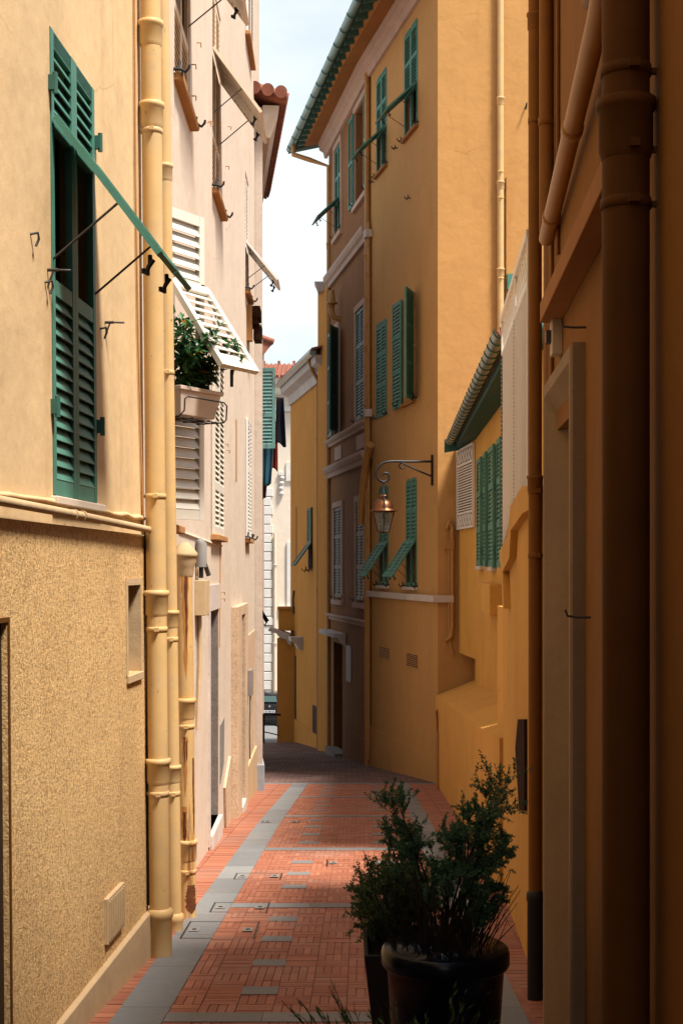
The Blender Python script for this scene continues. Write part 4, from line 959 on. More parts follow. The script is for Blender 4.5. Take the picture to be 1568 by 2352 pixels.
slat_leaf('shutter', wn, C1.pt(wd_[0] - .01, .03, wd_[2] - .02), -C1.t + C1.n * .55, (0, 0, 1), C1.n + C1.t * .55, .55, 2.03, [(0, .67, 'L'), (.67, 1.35, 'L'), (1.35, 2.03, 'L')], 'sea_green_paint', pitch=.065)
for q in (wd_[1] + .25, wd_[0] - .15):
    mb = MB(); hook(mb, C1.pt(q, 0, wd_[2] + .02), C1.n, C1.t, .12); mb.build('shutter_catch', 'black_iron', wn)
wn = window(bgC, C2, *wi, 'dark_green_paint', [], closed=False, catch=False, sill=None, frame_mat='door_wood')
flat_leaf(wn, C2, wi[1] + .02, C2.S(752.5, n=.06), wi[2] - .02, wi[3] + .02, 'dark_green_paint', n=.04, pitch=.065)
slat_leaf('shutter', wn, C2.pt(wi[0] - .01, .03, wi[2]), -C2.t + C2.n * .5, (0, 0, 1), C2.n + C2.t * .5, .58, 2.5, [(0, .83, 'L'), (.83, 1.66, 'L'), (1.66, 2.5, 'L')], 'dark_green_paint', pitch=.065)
wn = window(bgC, C2, *wh, 'sea_green_paint', [], closed=False, catch=True, sill=None, frame_mat='ochre_pipe_paint')
flat_leaf(wn, C2, wh[1] + .02, C2.S(800, n=.06), wh[2], wh[3], 'sea_green_paint', n=.04, third=False, pitch=.065)
flat_leaf(wn, C2, wh[0] - .35, wh[0] - .02, wh[2], wh[3], 'sea_green_paint', n=.04, third=False, pitch=.065)
for q in (wg_, wh, wi, wj, wk, wl):      # pale frames of the mauve part
    mb = MB(); k = .13
    C2.box(mb, q[0] - k, q[0] - .005, 0, .04, q[2] - .05, q[3]); C2.box(mb, q[1] + .005, q[1] + k, 0, .04, q[2] - .05, q[3]); C2.box(mb, q[0] - k, q[1] + k, 0, .05, q[3], q[3] + k)
    C2.box(mb, q[0] - k - .03, q[1] + k + .03, 0, .08, q[2] - .16, q[2] - .05); mb.build('window_surround', 'pink_stucco', bgC)
# string courses
def course(W, z0, z1, out, mat, a0=0, a1=None, name='string_course'):
    a1 = W.len if a1 is None else a1; h = z1 - z0; mb = MB()
    mb.prism([W.pt(a0, 0, z0), W.pt(a0, out * .45, z0), W.pt(a0, out * .5, z0 + h * .35), W.pt(a0, out * .8, z0 + h * .5), W.pt(a0, out, z0 + h * .75), W.pt(a0, out, z1), W.pt(a0, 0, z1)], W.t * (a1 - a0)); return mb.build(name, mat, bgC)
course(C2, 8.80, 9.12, .15, 'pink_stucco'); course(C2, 4.80, 4.97, .12, 'pink_stucco'); course(C2, 4.02, 4.30, .16, 'pink_stucco'); course(C2, .50, .64, .1, 'pink_stucco')
mb = MB(); C1.box(mb, 0.01, C1.len - .1, 0, .10, 1.17, 1.29); mb.build('ledge', 'white_sill', bgC, .008)
mb = MB(); CF.box(mb, -.10, CF.S(1040), 0, .10, 1.168, 1.292); mb.build('ledge', 'white_sill', bgC, .008)
for (u0, u1, z0, z1) in ((770, 785, 4.40, 4.72), (820, 836, 4.40, 4.72)):
    q = r2(u0, u1, z0, z1); mb = MB(); C2.box(mb, q[0], q[1], 0, .02, z0, z1); mb.build('stucco_panel', 'pink_stucco', bgC)
mb = MB(); C1.box(mb, 0, C1.len, -.05, .03, -4, -1.6); CF.box(mb, -.03, 2.0, -.05, .031, -4, -1.602); mb.build('plinth', 'yellow_plaster', bgC)
mb = MB(); C2.box(mb, 0, C2.S(790), -.05, .03, -4, -1.95); mb.build('plinth', 'mauve_plaster', bgC)
for (u0, u1, v0, v1) in ((871, 893, 1488, 1513), (934, 958, 1503, 1533)):
    q0, q1 = C1.S(u1), C1.S(u0); z0 = C1.Z((u0 + u1) / 2, v1); z1 = C1.Z((u0 + u1) / 2, v0)
    mb = MB(); C1.box(mb, q0, q1, -.02, .004, z0, z1); vt = mb.build('vent_grille', 'interior_dark', bgC); mb = MB()
    for i in range(7): z = z0 + (z1 - z0) * (i + .1) / 7; C1.box(mb, q0 - .02, q1 + .02, 0, .018, z, z + (z1 - z0) / 7 * .55)
    mb.build('slats', 'ochre_pipe_paint', vt)
# doorway in the shade
mb = MB(); C2.box(mb, dk[0], dk[1], -.24, -.2, -4, dk[3]); dr = mb.build('door', 'door_wood', bgC)
mb = MB(); C2.box(mb, C2.S(794), C2.S(757), 0, .28, .13, .24); mb.prism([C2.pt(C2.S(794), 0, -.1), C2.pt(C2.S(794), .2, .13), C2.pt(C2.S(794), 0, .13)], C2.t * .12); mb.build('door_hood', 'white_sill', dr, .01)
mb = MB(); C2.box(mb, C2.S(808), C2.S(797), .0, .03, -.85, -.02); mb.build('notice_board', 'grey_box', dr)
mb = MB(); C2.box(mb, dk[0] - .1, dk[1] + .1, -.1, .2, -4, ground(34.6) + .14); mb.build('step', 'grey_stone', dr)
# vent spout
q = C2.S(781); mb = MB(); mb.tube([C2.pt(q, 0, 7.75), C2.pt(q, .16, 7.8), C2.pt(q + .03, .2, 7.95), C2.pt(q + .03, .2, 8.12), C2.pt(q + .03, .2, 8.121), C2.pt(q + .03, .2, 8.16), C2.pt(q + .03, .2, 8.161), C2.pt(q + .03, .2, 8.45)], [.07, .07, .07, .07, .13, .13, .09, .06], 12); mb.build('vent_cowl', 'ochre_pipe_paint', bgC)
# stubs along the slim pipe
mb = MB()
for v in (630, 690, 750, 805, 865, 920, 1180, 1240, 1300):
    q, z = C1.hit(850, v); C1.box(mb, q - .1, q + .02, 0, .1, z - .03, z + .03)
mb.build('wall_stub', 'brown_trim', bgC)
for (u, v) in ((942, 455), (836, 810), (912, 340), (858, 418)):
    q, z = C1.hit(max(u, 848), v); mb = MB(); hook(mb, C1.pt(q, 0, z), C1.n, C1.t, .08); mb.build('wall_hook', 'dark_metal', bgC)
s, z = CF.hit(1205, 248); mb = MB(); hook(mb, CF.pt(s, 0, z), CF.n, CF.t, .1); mb.build('wall_hook', 'black_iron', bgC)
# eave: cornice, orange band, green tiles, gutter
G0 = V((.26 - .17 * -8.6, 27.5 - 8.6, 12.5)); 
def eave_line(y): return V((.26 - .17 * (y - 27.5), y, 12.5))
def cornice(W, a0, a1):
    mb = MB(); mb.prism([W.pt(a0, 0, 12.22), W.pt(a0, .07, 12.22), W.pt(a0, .10, 12.36), W.pt(a0, .20, 12.42), W.pt(a0, .22, 12.56), W.pt(a0, .33, 12.66), W.pt(a0, .33, 12.75), W.pt(a0, 0, 12.75)], W.t * (a1 - a0)); mb.build('cornice', 'pink_stucco', bgC)
    mb = MB(); mb.prism([W.pt(a0, .25, 12.57), W.pt(a0, .56, 12.50), W.pt(a0, .61, 12.56), W.pt(a0, .61, 12.90), W.pt(a0, .0, 12.90), W.pt(a0, .0, 12.76), W.pt(a0, .25, 12.76)], W.t * (a1 - a0)); mb.build('eave_band', 'brown_trim', bgC)
cornice(C1, -.35, C1.len); cornice(C2, 0, C2.len + .3)
ya, yb = 24.2, 36.6
ea_, eb_ = eave_line(ya), eave_line(yb); ev = (eb_ - ea_).normalized(); en = V((-ev.y, ev.x, 0)); en = en if en.x < 0 else -en; Le = (eb_ - ea_).length
mb = MB(); i = 0
while i * .44 < Le:
    p = ea_ + ev * (i * .44 + .1); mb.tube([p - en * .04 + V((0, 0, .10)), p - en * .75 + V((0, 0, .30))], .15, 12); i += 1
mb.prism([ea_ + V((0, 0, .13)), ea_ - en * .9 + V((0, 0, .49)), ea_ - en * .9 + V((0, 0, .53)), ea_ + V((0, 0, .17))], ev * Le); mb.build('eave_tiles', 'green_tiles', bgC)
gm = MB(); rg = .09; vs = []; seg = 10; n1 = seg + 1
for p in (ea_, eb_ + ev * .05):
    for rr in (rg, rg - .008):
        for k in range(seg + 1):
            a = math.pi + math.pi * k / seg; vs.append(p + en * (.04) - en * (math.cos(a) * rr) * -1 + V((0, 0, math.sin(a) * rr + .06)))
gm.add(vs, [(k, k + 1, 2 * n1 + k + 1, 2 * n1 + k) for k in range(seg)] + [(n1 + k, n1 + k + 1, 3 * n1 + k + 1, 3 * n1 + k) for k in range(seg)] + [(0, n1, 3 * n1, 2 * n1), (seg, n1 + seg, 3 * n1 + seg, 2 * n1 + seg), tuple(range(0, n1)), tuple(range(2 * n1, 3 * n1))], True)
gut = gm.build('gutter', 'green_gutter', bgC)
i = 0
while i * .8 < Le:
    mb = MB(); p = ea_ + ev * (.3 + i * .8); mb.tube([p + en * .04 + en * math.cos(math.pi + math.pi * k / 8) * .095 + V((0, 0, math.sin(math.pi + math.pi * k / 8) * .095 + .06)) for k in range(9)], .008, 5); i += 1
    mb.build('gutter_bracket', 'dark_green_paint', gut)
mb = MB(); mb.prism([eb_ + ev * .06 + V((0, 0, .17)), eb_ + ev * .06 + en * .08 + V((0, 0, -.05)), eb_ + ev * .06 - en * .9 + V((0, 0, .2)), eb_ + ev * .06 - en * .9 + V((0, 0, .5))], ev * .04); mb.build('eave_board', 'dark_green_paint', bgC)
mb = MB(); mb.prism([ea_ + V((0, 0, .18)), eb_ + V((0, 0, .18)), V((2.2, 33.5, 14.6)), V((2.9, 27, 14.6))], (0, 0, .05)); mb.prism([eb_ + V((0, 0, .18)), V((6.5, 37.5, 12.7)), V((5, 33.5, 14.6)), V((2.2, 33.5, 14.6))], (0, 0, .05)); mb.build('roof', 'roof_tiles', bgC)
# drainpipes of the corner house
xx = P(843, 0, 30.3).x
drainpipe('ochre drainpipe down the joint between the yellow and mauve walls', [(xx, 30.28, 12.3), (xx, 30.28, ground(30.3))], .062, 'ochre_pipe_paint', [zat(v, 30.3) for v in (590, 800, 935)], [zat(v, 30.3) for v in (380, 680, 1115, 1440)], None, 'ochre drainpipes on the tall corner house', 14)
MB().box(C1.pt(C1.len - .02, .0, 12.18), C1.t * .22, C1.n * .2, V((0, 0, .2)))
g0 = eb_ - ev * .55 + en * .02 + V((0, 0, -.03)); xx = P(755.5, 0, 35.85)
drainpipe('ochre drainpipe curving in from the gutter end to the far edge of the mauve wall', [g0, g0 + V((.0, -.02, -.22)), V((g0.x * .55 + xx.x * .45, 35.9, 12.08)), V((xx.x, 35.8, 11.88)), V((xx.x, 35.8, ground(35.8)))], .062, 'ochre_pipe_paint', [zat(v, 35.8) for v in (565, 640, 1000)], [zat(v, 35.8) for v in (735, 1130, 1440)], None, 'ochre drainpipes on the tall corner house', 14)
qq = C1.S(853)
tp_ = drainpipe('thin ochre pipe with a pale bracket beside the joint drainpipe', [C1.pt(qq, .06, 9.1), C1.pt(qq, .06, -2.3)], .035, 'ochre_pipe_paint', [8.6, 5.0, 3.2], [7, 6, 2, 0], None, 'ochre drainpipes on the tall corner house', 10)
MB().tube([C1.pt(C1.S(864), .13, 4.35), C1.pt(C1.S(857), .13, 4.15), C1.pt(C1.S(846), .16, 3.1), C1.pt(C1.S(845), .16, 2.7)], [.09, .085, .075, .06], 12).build('offset_elbow', 'ochre_pipe_paint', tp_)
for z in (8.78, 4.98, 4.1): MB().box(C1.pt(qq - .1, .01, z), C1.t * .22, C1.n * .14, V((0, 0, .16))).build('bracket', 'white_sill', tp_)
ss = CF.S(1147)
drainpipe('pale yellow drainpipe on the sunlit wall of the tall house', [CF.pt(ss, .07, 14), CF.pt(ss, .07, 3.9)], .058, 'yellow_pipe_paint', [zat(v, 25) for v in (232, 425, 625)], [zat(v, 25) for v in (395, 455, 640)], None, 'ochre drainpipes on the tall corner house', 14)
mb = MB(); mb.tube([CF.pt(CF.S(1162), .02, zat(405, 25)), CF.pt(CF.S(1162), .02, 4)], .02, 6); mb.build('wall_cable', 'ochre_pipe_paint', bgC)
s = CF.S(1168); mb = MB(); CF.box(mb, s - .05, s + .06, 0, .12, zat(665, 25), zat(630, 25)); CF.box(mb, s - .05, s + .4, .02, .06, zat(665, 25), zat(632, 25)); mb.build('shutter', 'sea_green_paint', bgC)
# pipe pair at the foot of the sunlit wall
s = CF.S(1037); fp = thing('vent_pipe', 'pale ochre hooked vent pipe against the wall below the white grille', 'pipe', CF.pt(s, .06, -.2))
mb = MB(); a = CF.S(1024); mb.tube([CF.pt(a, .06, zat(1215, 25)), CF.pt(a + .04, .06, zat(1203, 25)), CF.pt((a + s) / 2, .06, zat(1197, 25)), CF.pt(s - .04, .06, zat(1201, 25)), CF.pt(s, .06, zat(1212, 25)), CF.pt(s, .06, zat(1440, 25)), CF.pt(s - .02, .06, zat(1462, 25)), CF.pt(CF.S(1022), .06, zat(1472, 25))], .038, 10); mb.build('pipe', 'ochre_pipe_paint', fp)
mb = MB(); b = CF.S(1030); mb.tube([CF.pt(b, .05, zat(1250, 25)), CF.pt(b, .05, zat(1468, 25)), CF.pt(CF.S(1040), .05, zat(1505, 25))], .022, 8); mb.build('thin_pipe', 'ochre_pipe_paint', fp)
MB().box(CF.pt(b - .08, .0, zat(1262, 25)), CF.t * .16, CF.n * .1, V((0, 0, .18))).build('joint_box', 'ochre_pipe_paint', fp)

# ================================================================== LANTERN
lz = lambda v: zat(v, 25.4)
lan = thing('wall_lantern', 'copper domed glass street lantern hanging from a black scrolled wall bracket', 'lantern', (.7, 25.4, 3))
base_ = C1.pt(C1.S(994), .0, 0); bn = (C1.n + C1.t * -.05).normalized(); by = base_.y
def LP(u, v): # points of the bracket, in the vertical plane square to the wall
    # distance out from the wall read off the photograph
    o = base_; r = V(((u - 784) / F, 1, (1305 - v) / F)); nn = V((-bn.y, bn.x, 0))
    k = (o - EYE).dot(nn) / r.dot(nn); return EYE + r * k
mb = MB(); zp0, zp1 = LP(994, 1115).z, LP(994, 1045).z
mb.box(base_ + V((0, -.03, zp0)), bn * .04, V((0, .06, 0)), V((0, 0, zp1 - zp0))); mb.build('wall_plate', 'black_iron', lan)
arm = [(992, 1060), (940, 1060), (905, 1059.5), (893, 1060), (880, 1063), (869, 1072), (862.5, 1085), (863, 1092), (866, 1099), (873, 1105), (880, 1107), (887, 1105.5), (892.5, 1100), (893.5, 1093), (890, 1087.5), (884.5, 1086), (880, 1089), (878.5, 1092.5)]
mb = MB(); mb.tube([LP(*p) for p in arm], .021, 8); mb.build('scroll_arm', 'black_iron', lan)
br = [(993, 1095), (960, 1081), (940, 1072), (926, 1064.5), (921, 1063), (917, 1066.5), (916, 1071), (919, 1075.5), (924, 1076.5), (928, 1073.5)]
mb = MB(); mb.tube([LP(*p) for p in br], .015, 8); mb.build('brace', 'black_iron', lan)
lc = LP(880, 1107); mb = MB(); z0 = lz(1145)
mb.lathe((lc.x, lc.y, z0), [(.05, 0), (.05, .03), (.022, .06), (.022, lc.z - z0)], 10)
mb.tube([V((lc.x - .0, lc.y, lc.z - .12)), V((lc.x, lc.y, lc.z - .16)), V((lc.x + .02, lc.y - .235, z0 - .16)), V((lc.x + .02, lc.y - .24, lz(1180)))], .012, 6)
mb.tube([V((lc.x - .0, lc.y, lc.z - .12)), V((lc.x, lc.y, lc.z - .16)), V((lc.x - .02, lc.y + .235, z0 - .16)), V((lc.x - .02, lc.y + .24, lz(1180)))], .012, 6); mb.build('hanger', 'black_iron', lan)
zr = lz(1176); cx = V((lc.x, lc.y, 0))
mb = MB(); mb.lathe(cx + V((0, 0, zr)), [(.255, 0), (.258, .012), (.19, .035), (.185, .06), (.172, .12), (.14, .175), (.095, .205), (.06, .215), (.055, .245), (.075, .25), (.078, .275), (.04, .30), (.0, .305)], 32); mb.build('dome', 'copper', lan)
zb_ = lz(1222); hh = zr - zb_
fr = MB(); gl = MB()
for k in range(6):
    a = math.pi / 6 + k * math.pi / 3; b = a + math.pi / 3
    T = lambda an, r, z: cx + V((math.cos(an) * r, math.sin(an) * r, z))
    fr.tube([T(a, .215, zr - .005), T(a, .115, zb_)], .011, 6); fr.tube([T(a, .115, zb_), T(b, .115, zb_)], .011, 6); fr.tube([T(a, .217, zr - .01), T(b, .217, zr - .01)], .011, 6)
    gl.add([T(a, .208, zr - .01), T(b, .208, zr - .01), T(b, .11, zb_ + .01), T(a, .11, zb_ + .01)], [(0, 1, 2, 3)])
fr.lathe(cx + V((0, 0, zb_ - .03)), [(.03, 0), (.115, .02), (.115, .03)], 6)
fr.build('glass_frame', 'dark_copper', lan); gl.build('glass', 'lamp_glass', lan)
MB().lathe(cx + V((0, 0, zb_)), [(.02, 0), (.02, .1), (.032, .11), (.032, .22), (.015, .24)], 10).build('burner', 'grey_box', lan)

# ================================================================== END OF THE ALLEY (right)
bgG = thing('end_house', 'golden yellow house at the end of the alley with a pale cornice and green gutter', 'building', (-1.2, 40, ground(40)))
G1 = Wall((-.385, 37.0), (-1.37, 42.6), -1); G2 = Wall((-1.37, 42.6), (-1.56, 43.6), -1)
mb = MB(); mb.prism([V((-.385, 37, -5)), V((-1.37, 42.6, -5)), V((-1.56, 43.6, -5)), V((4, 43.6, -5)), V((4, 37, -5))], (0, 0, 12.25)); mb.build('wall', 'end_house_plaster', bgG)
mb = MB(); mb.prism([V((-.385, 36.4, -5)), V((-.62, 37.2, -5)), V((4, 37.2, -5)), V((4, 36.4, -5))], (0, 0, 14)); mb.build('link_wall', 'end_house_plaster', bgG)
mb = MB(); mb.prism([V((-.60, 36.6, 8.9)), V((-.66, 36.6, 9.08)), V((-.70, 36.6, 9.15)), V((2, 36.6, 9.15)), V((2, 36.6, 8.9))], (0, .65, 0)); mb.build('link_cornice', 'white_sill', bgG)
for W, a0, a1 in ((G1, -.1, G1.len), (G2, 0, G2.len)):
    mb = MB(); mb.prism([W.pt(a0, 0, 6.75), W.pt(a0, .06, 6.75), W.pt(a0, .10, 7.0), W.pt(a0, .3, 7.1), W.pt(a0, .33, 7.3), W.pt(a0, 0, 7.3)], W.t * (a1 - a0)); mb.build('cornice', 'white_sill', bgG)
    mb = MB(); mb.tube([W.pt(a0, .38, 7.36), W.pt(a1, .38, 7.36)], .09, 8); mb.build('gutter', 'zinc_gutter', bgG)
mb = MB(); mb.prism([G1.pt(-.2, .42, 7.42), G2.pt(G2.len, .42, 7.42), V((3, 43, 8.3)), V((3, 37, 8.3))], (0, 0, .05)); mb.build('roof', 'roof_tiles', bgG)
gx_ = P(730, 0, 37.5).x
drainpipe('ochre drainpipe with a swan neck under the cornice of the end house', [(G1.pt(.7, .36, 7.3)), G1.pt(.75, .25, 7.0), G1.pt(.85, .08, 6.75), G1.pt(.85, .08, ground(37.8))], .055, 'ochre_pipe_paint', [5.2, 1.2], [3.0, -.9], None, 'ochre drainpipes on the tall corner house', 12)
q = [G1.S(718), G1.S(709)]
wn = MB(); G1.box(wn, min(q), max(q), -.01, .02, 1.75, 3.45); wn = wn.build('window', 'interior_dark', bgG)
slat_leaf('shutter', wn, G1.pt(min(q), .02, 2.45), G1.t, (0, 0, 1), G1.n, abs(q[1] - q[0]), 1.0, [(0, 1.0, 'L')], 'dark_green_paint')
o_, dr_ = .45, .62; e = G1.pt(min(q), .03, 2.45) + G1.n * o_ - V((0, 0, dr_)); qd = (G1.n * o_ - V((0, 0, dr_)))
slat_leaf('shutter_flap', wn, e, G1.t, -qd, G1.n * dr_ + V((0, 0, o_)), abs(q[1] - q[0]), qd.length, [(0, qd.length, 'S')], 'dark_green_paint')
mb = MB(); hook(mb, G1.pt(min(q), 0, 1.72), G1.n, G1.t, .14); hook(mb, G1.pt(max(q), 0, 1.72), G1.n, G1.t, .14); mb.build('shutter_catch', 'black_iron', wn)
mb = MB(); G1.box(mb, G1.S(682), G1.S(679), .0, .006, 1.9, 3.6); mb.build('wall_slot', 'brown_trim', bgG)
mb = MB(); q9 = G1.S(677); mb.tube([G1.pt(q9, .03, 1.1), G1.pt(q9 + .05, .05, .8), G1.pt(q9, .03, .4)], .03, 6); mb.build('wall_hook', 'dark_metal', bgG)
qc = G1.S(690); mb = MB(); mb.prism([G1.pt(qc - .5, 0, -.62), G1.pt(qc - .5, .12, -.58), G1.pt(qc - .5, .2, -.42), G1.pt(qc - .5, .34, -.34), G1.pt(qc - .5, .36, -.22), G1.pt(qc - .5, 0, -.22)], G1.t * .5); mb.build('corbel', 'white_sill', bgG)
mb = MB(); G1.box(mb, G1.S(680), G1.S(674), -.02, .01, -4, -.85); mb.build('door', 'door_wood', bgG)
mb = MB(); G1.box(mb, G1.S(728), G1.S(718), -.02, .008, -3.2, -2.0); mb.build('service_door', 'door_wood', bgG)
mb = MB(); G1.box(mb, 0, G1.len, -.1, .035, -5, -2.75); G2.box(mb, 0, G2.len, -.1, .034, -5, -2.752); mb.build('plinth', 'end_house_plaster', bgG)
mb = MB(); mb.abox(-1.93, -1.40, 42.72, 43.5, -5, -.35); mb.build('gate_pier', 'end_house_plaster', bgG)
cp = MB(); cp.prism([V((-2.15, 42.5, -.02)), V((-1.55, 42.5, -.2)), V((-1.5, 42.5, -.52)), V((-1.6, 42.5, -.5)), V((-1.65, 42.5, -.36)), V((-1.85, 42.5, -.30)), V((-1.95, 42.5, -.18)), V((-2.2, 42.5, -.1))], (0, .9, 0)); cp.build('door_canopy', 'white_sill', bgG)
mb = MB(); mb.abox(-1.90, -1.4, 42.9, 43.6, -.12, .52); mb.abox(-1.93, -1.4, 42.85, 43.65, .52, .6); mb.build('roof_turret', 'end_house_plaster', bgG, .01)

# gate rail, road, car
rl = thing('hand_railing', 'dark metal guard rail across the end of the alley in front of the car', 'railing', (-2.3, 41.9, ground(41.9)))
gz = ground(41.9); mb = MB(); mb.tube([V((-2.30, 41.9, gz)), V((-2.30, 41.9, gz + .82))], .04, 8); mb.build('post', 'door_wood', rl)
mb = MB(); mb.abox(-3.2, -1.78, 41.86, 41.94, gz + .80, gz + .86); mb.build('top_rail', 'door_wood', rl)
for k, (za, h) in enumerate(((.48, .14), (.22, .12))):
    mb = MB(); mb.tube([V((-3.2 + 1.36 * i / 10, 41.9, gz + za + h * math.sin(math.pi * i / 10))) for i in range(11)], .018, 6); mb.build('curved_bar', 'dark_metal', rl)
car = thing('parked_car', 'black hatchback parked beyond the end of the alley, seen from behind', 'car', (-3.33, 68, ground(66)))
cz = ground(66); CX, CY = -3.33, 66.0
prof = [(0, .30, .28, .80), (.03, .62, .80, .84)]
body = MB()
# stations along the length: (y, half width low, half width mid, half width roof, z low, z belt, z roof)
st = [(0.0, .72, .80, .70, .34, .92, .93), (.10, .80, .84, .74, .28, .96, .98), (.32, .84, .86, .64, .26, .98, 1.36), (.75, .85, .87, .61, .24, .97, 1.45), (1.6, .85, .87, .60, .22, .96, 1.46), (2.4, .85, .87, .60, .22, .95, 1.38), (3.0, .84, .86, .66, .22, .94, 1.0), (3.7, .80, .82, .68, .24, .80, .84), (4.0, .66, .70, .60, .30, .62, .66)]
vs = []
for (yy, wl_, wm, wr_, z0, z1, z2) in st:
    for sx, zz in ((-wl_ * .9, z0), (-wl_, z0 + .12), (-wm, (z0 + z1) / 2 + .1), (-wm * .97, z1), (-wr_ * 1.03, z1 + (z2 - z1) * .82), (-wr_ * .86, z2), (0, z2 + .02), (wr_ * .86, z2), (wr_ * 1.03, z1 + (z2 - z1) * .82), (wm * .97, z1), (wm, (z0 + z1) / 2 + .1), (wl_, z0 + .12), (wl_ * .9, z0)):
        vs.append(V((CX + sx, CY + yy, cz + zz)))
k = 13
body.add(vs, [(i * k + j, i * k + (j + 1) % k, (i + 1) * k + (j + 1) % k, (i + 1) * k + j) for i in range(len(st) - 1) for j in range(k)] + [tuple(range(k))[::-1], tuple(range((len(st) - 1) * k, len(st) * k))], True)
bo = body.build('body', 'car_paint', car); s_ = bo.modifiers.new('smooth', 'SUBSURF'); s_.levels = 1; s_.render_levels = 2
def cp_(x, y, z): return V((CX + x, CY + y, cz + z))
mb = MB(); mb.add([cp_(-.34, .03, 1.06), cp_(.34, .03, 1.06), cp_(.28, .235, 1.32), cp_(-.28, .235, 1.32)], [(0, 1, 2, 3)]); mb.build('rear_window', 'car_glass', car)
mb = MB(); mb.abox(CX - .80, CX + .80, CY - .06, CY + .2, cz + .36, cz + .60); mb.build('bumper', 'car_paint', car, .04)
mb = MB(); mb.abox(CX - .26, CX + .26, CY - .075, CY - .058, cz + .60 - .03, cz + .68); pl = mb.build('number_plate', 'white_plate', car)
mb = MB()
for i, q in enumerate((-.19, -.13, -.04, .01, .06, .14, .19)): mb.abox(CX + q - .016, CX + q + .016, CY - .079, CY - .074, cz + .595, cz + .655)
mb.build('plate_digits', 'tyre_rubber', pl)
mb = MB(); mb.prism([cp_(0, -.0, .93), cp_(.055, -.0, .865), cp_(0, -.0, .80), cp_(-.055, -.0, .865)], (0, -.02, 0)); mb.build('emblem', 'silver', car)
for sx in (-1, 1):
    mb = MB(); mb.abox(CX + sx * .58 - .15, CX + sx * .58 + .15, CY - .035, CY + .12, cz + .76, cz + .95); mb.build('tail_light', 'red_plastic', car, .02)
    for yy in (.75, 3.15):
        mb = MB(); mb.lathe(cp_(sx * .76 - .1, yy, .31), [(.22, 0), (.31, .02), (.31, .18), (.22, .2)], 20, V((1, 0, 0))); wh_ = mb.build('wheel', 'tyre_rubber', car)
        mb = MB(); mb.lathe(cp_(sx * .76 + (.1 if sx > 0 else -.125), yy, .31), [(.20, 0), (.21, .02), (.1, .025)], 16, V((1, 0, 0))); mb.build('rim', 'silver', wh_)
MB().tube([cp_(.45, .5, 1.44), cp_(.47, .3, 1.62)], .008, 5).build('aerial', 'tyre_rubber', car)
# far facade
bgF = thing('far_villa', 'pale cream villa far behind the car with white quoins and red tiled roof', 'building', (-3, 75, -5))
FX = lambda u: (u - 784) / F * 75
FZ = lambda v: zat(v, 75)
mb = MB(); mb.abox(FX(606), 9, 75, 85, -6, FZ(905)); mb.build('wall', 'cream_facade', bgF)
mb = MB(); mb.abox(-16, FX(605.5), 75.6, 84, -6, FZ(880)); mb.build('side_wing', 'white_stone', bgF)
mb = MB()
mb.prism([V((-7, 74.5, FZ(905))), V((-7, 74.9, FZ(905))), V((-7, 74.9, FZ(872))), V((-7, 74.2, FZ(872))), V((-7, 74.3, FZ(885)))], (16, 0, 0)); mb.build('cornice', 'cream_facade', bgF)
mb = MB(); mb.abox(FX(606), 9, 74.75, 75.01, FZ(945), FZ(935)); mb.build('frieze_band', 'white_stone', bgF)
rf = MB(); z0, z1 = FZ(871), FZ(832)
rf.prism([V((-8, 74.1, z0)), V((-8, 77.6, z1 + .25)), V((-8, 77.6, z1 - .1)), V((-8, 74.1, z0 - .05))], (18, 0, 0))
i = 0
while i * .24 < 17: rf.tube([V((-7.9 + i * .24, 74.08, z0 + .04)), V((-7.9 + i * .24, 77.6, z1 + .26))], .075, 6); i += 1
for i in range(12): rf.tube([V((-7.5 + i * .82, 77.6, z1 + .25)), V((-7.5 + i * .82, 77.6, z1 + .45))], .08, 6)
rf.build('roof', 'roof_tiles', bgF)
z = -5.6; i = 0
while z < FZ(1140):
    mb = MB(); ww_ = 0 if i % 2 else .05; mb.abox(FX(606) - .02, FX(627) - ww_ * 2, 74.9, 75.02, z, z + .44); mb.build('quoin', 'white_stone', bgF, .025); z += .485; i += 1
mb = MB(); mb.abox(FX(606) - .05, FX(630), 74.85, 75.03, FZ(1435), FZ(1420)); mb.build('band', 'white_stone', bgF)
drainpipe('cream drainpipe on the far villa facade beside its quoins', [(FX(632), 74.85, FZ(1225)), (FX(632), 74.85, -6)], .085, 'pale_cream_paint', [FZ(1300), FZ(1480)], [], None, None, 12)
for (u0, u1, v0, v1) in ((659, 700, 1245, 1395), (657, 700, 1062, 1105)):
    mb = MB(); mb.abox(FX(u0), FX(u1), 74.9, 75.01, FZ(v1), FZ(v0)); mb.build('window_frame', 'white_stone', bgF)
mb = MB(); mb.abox(FX(640), FX(700), 74.8, 75.01, FZ(1398), FZ(1392)); mb.build('window_sill', 'white_stone', bgF)
mb = MB(); 
for k in range(4): mb.lathe((FX(646) + random.uniform(-.05, .05), 74.9, FZ(1098 + k * 12)), [(.02, -.12), (.12, -.04), (.13, .04), (.04, .12)], 8)
mb.abox(FX(640), FX(653), 74.85, 75.01, FZ(1092), FZ(1084)); mb.build('stucco_ornament', 'white_stone', bgF)

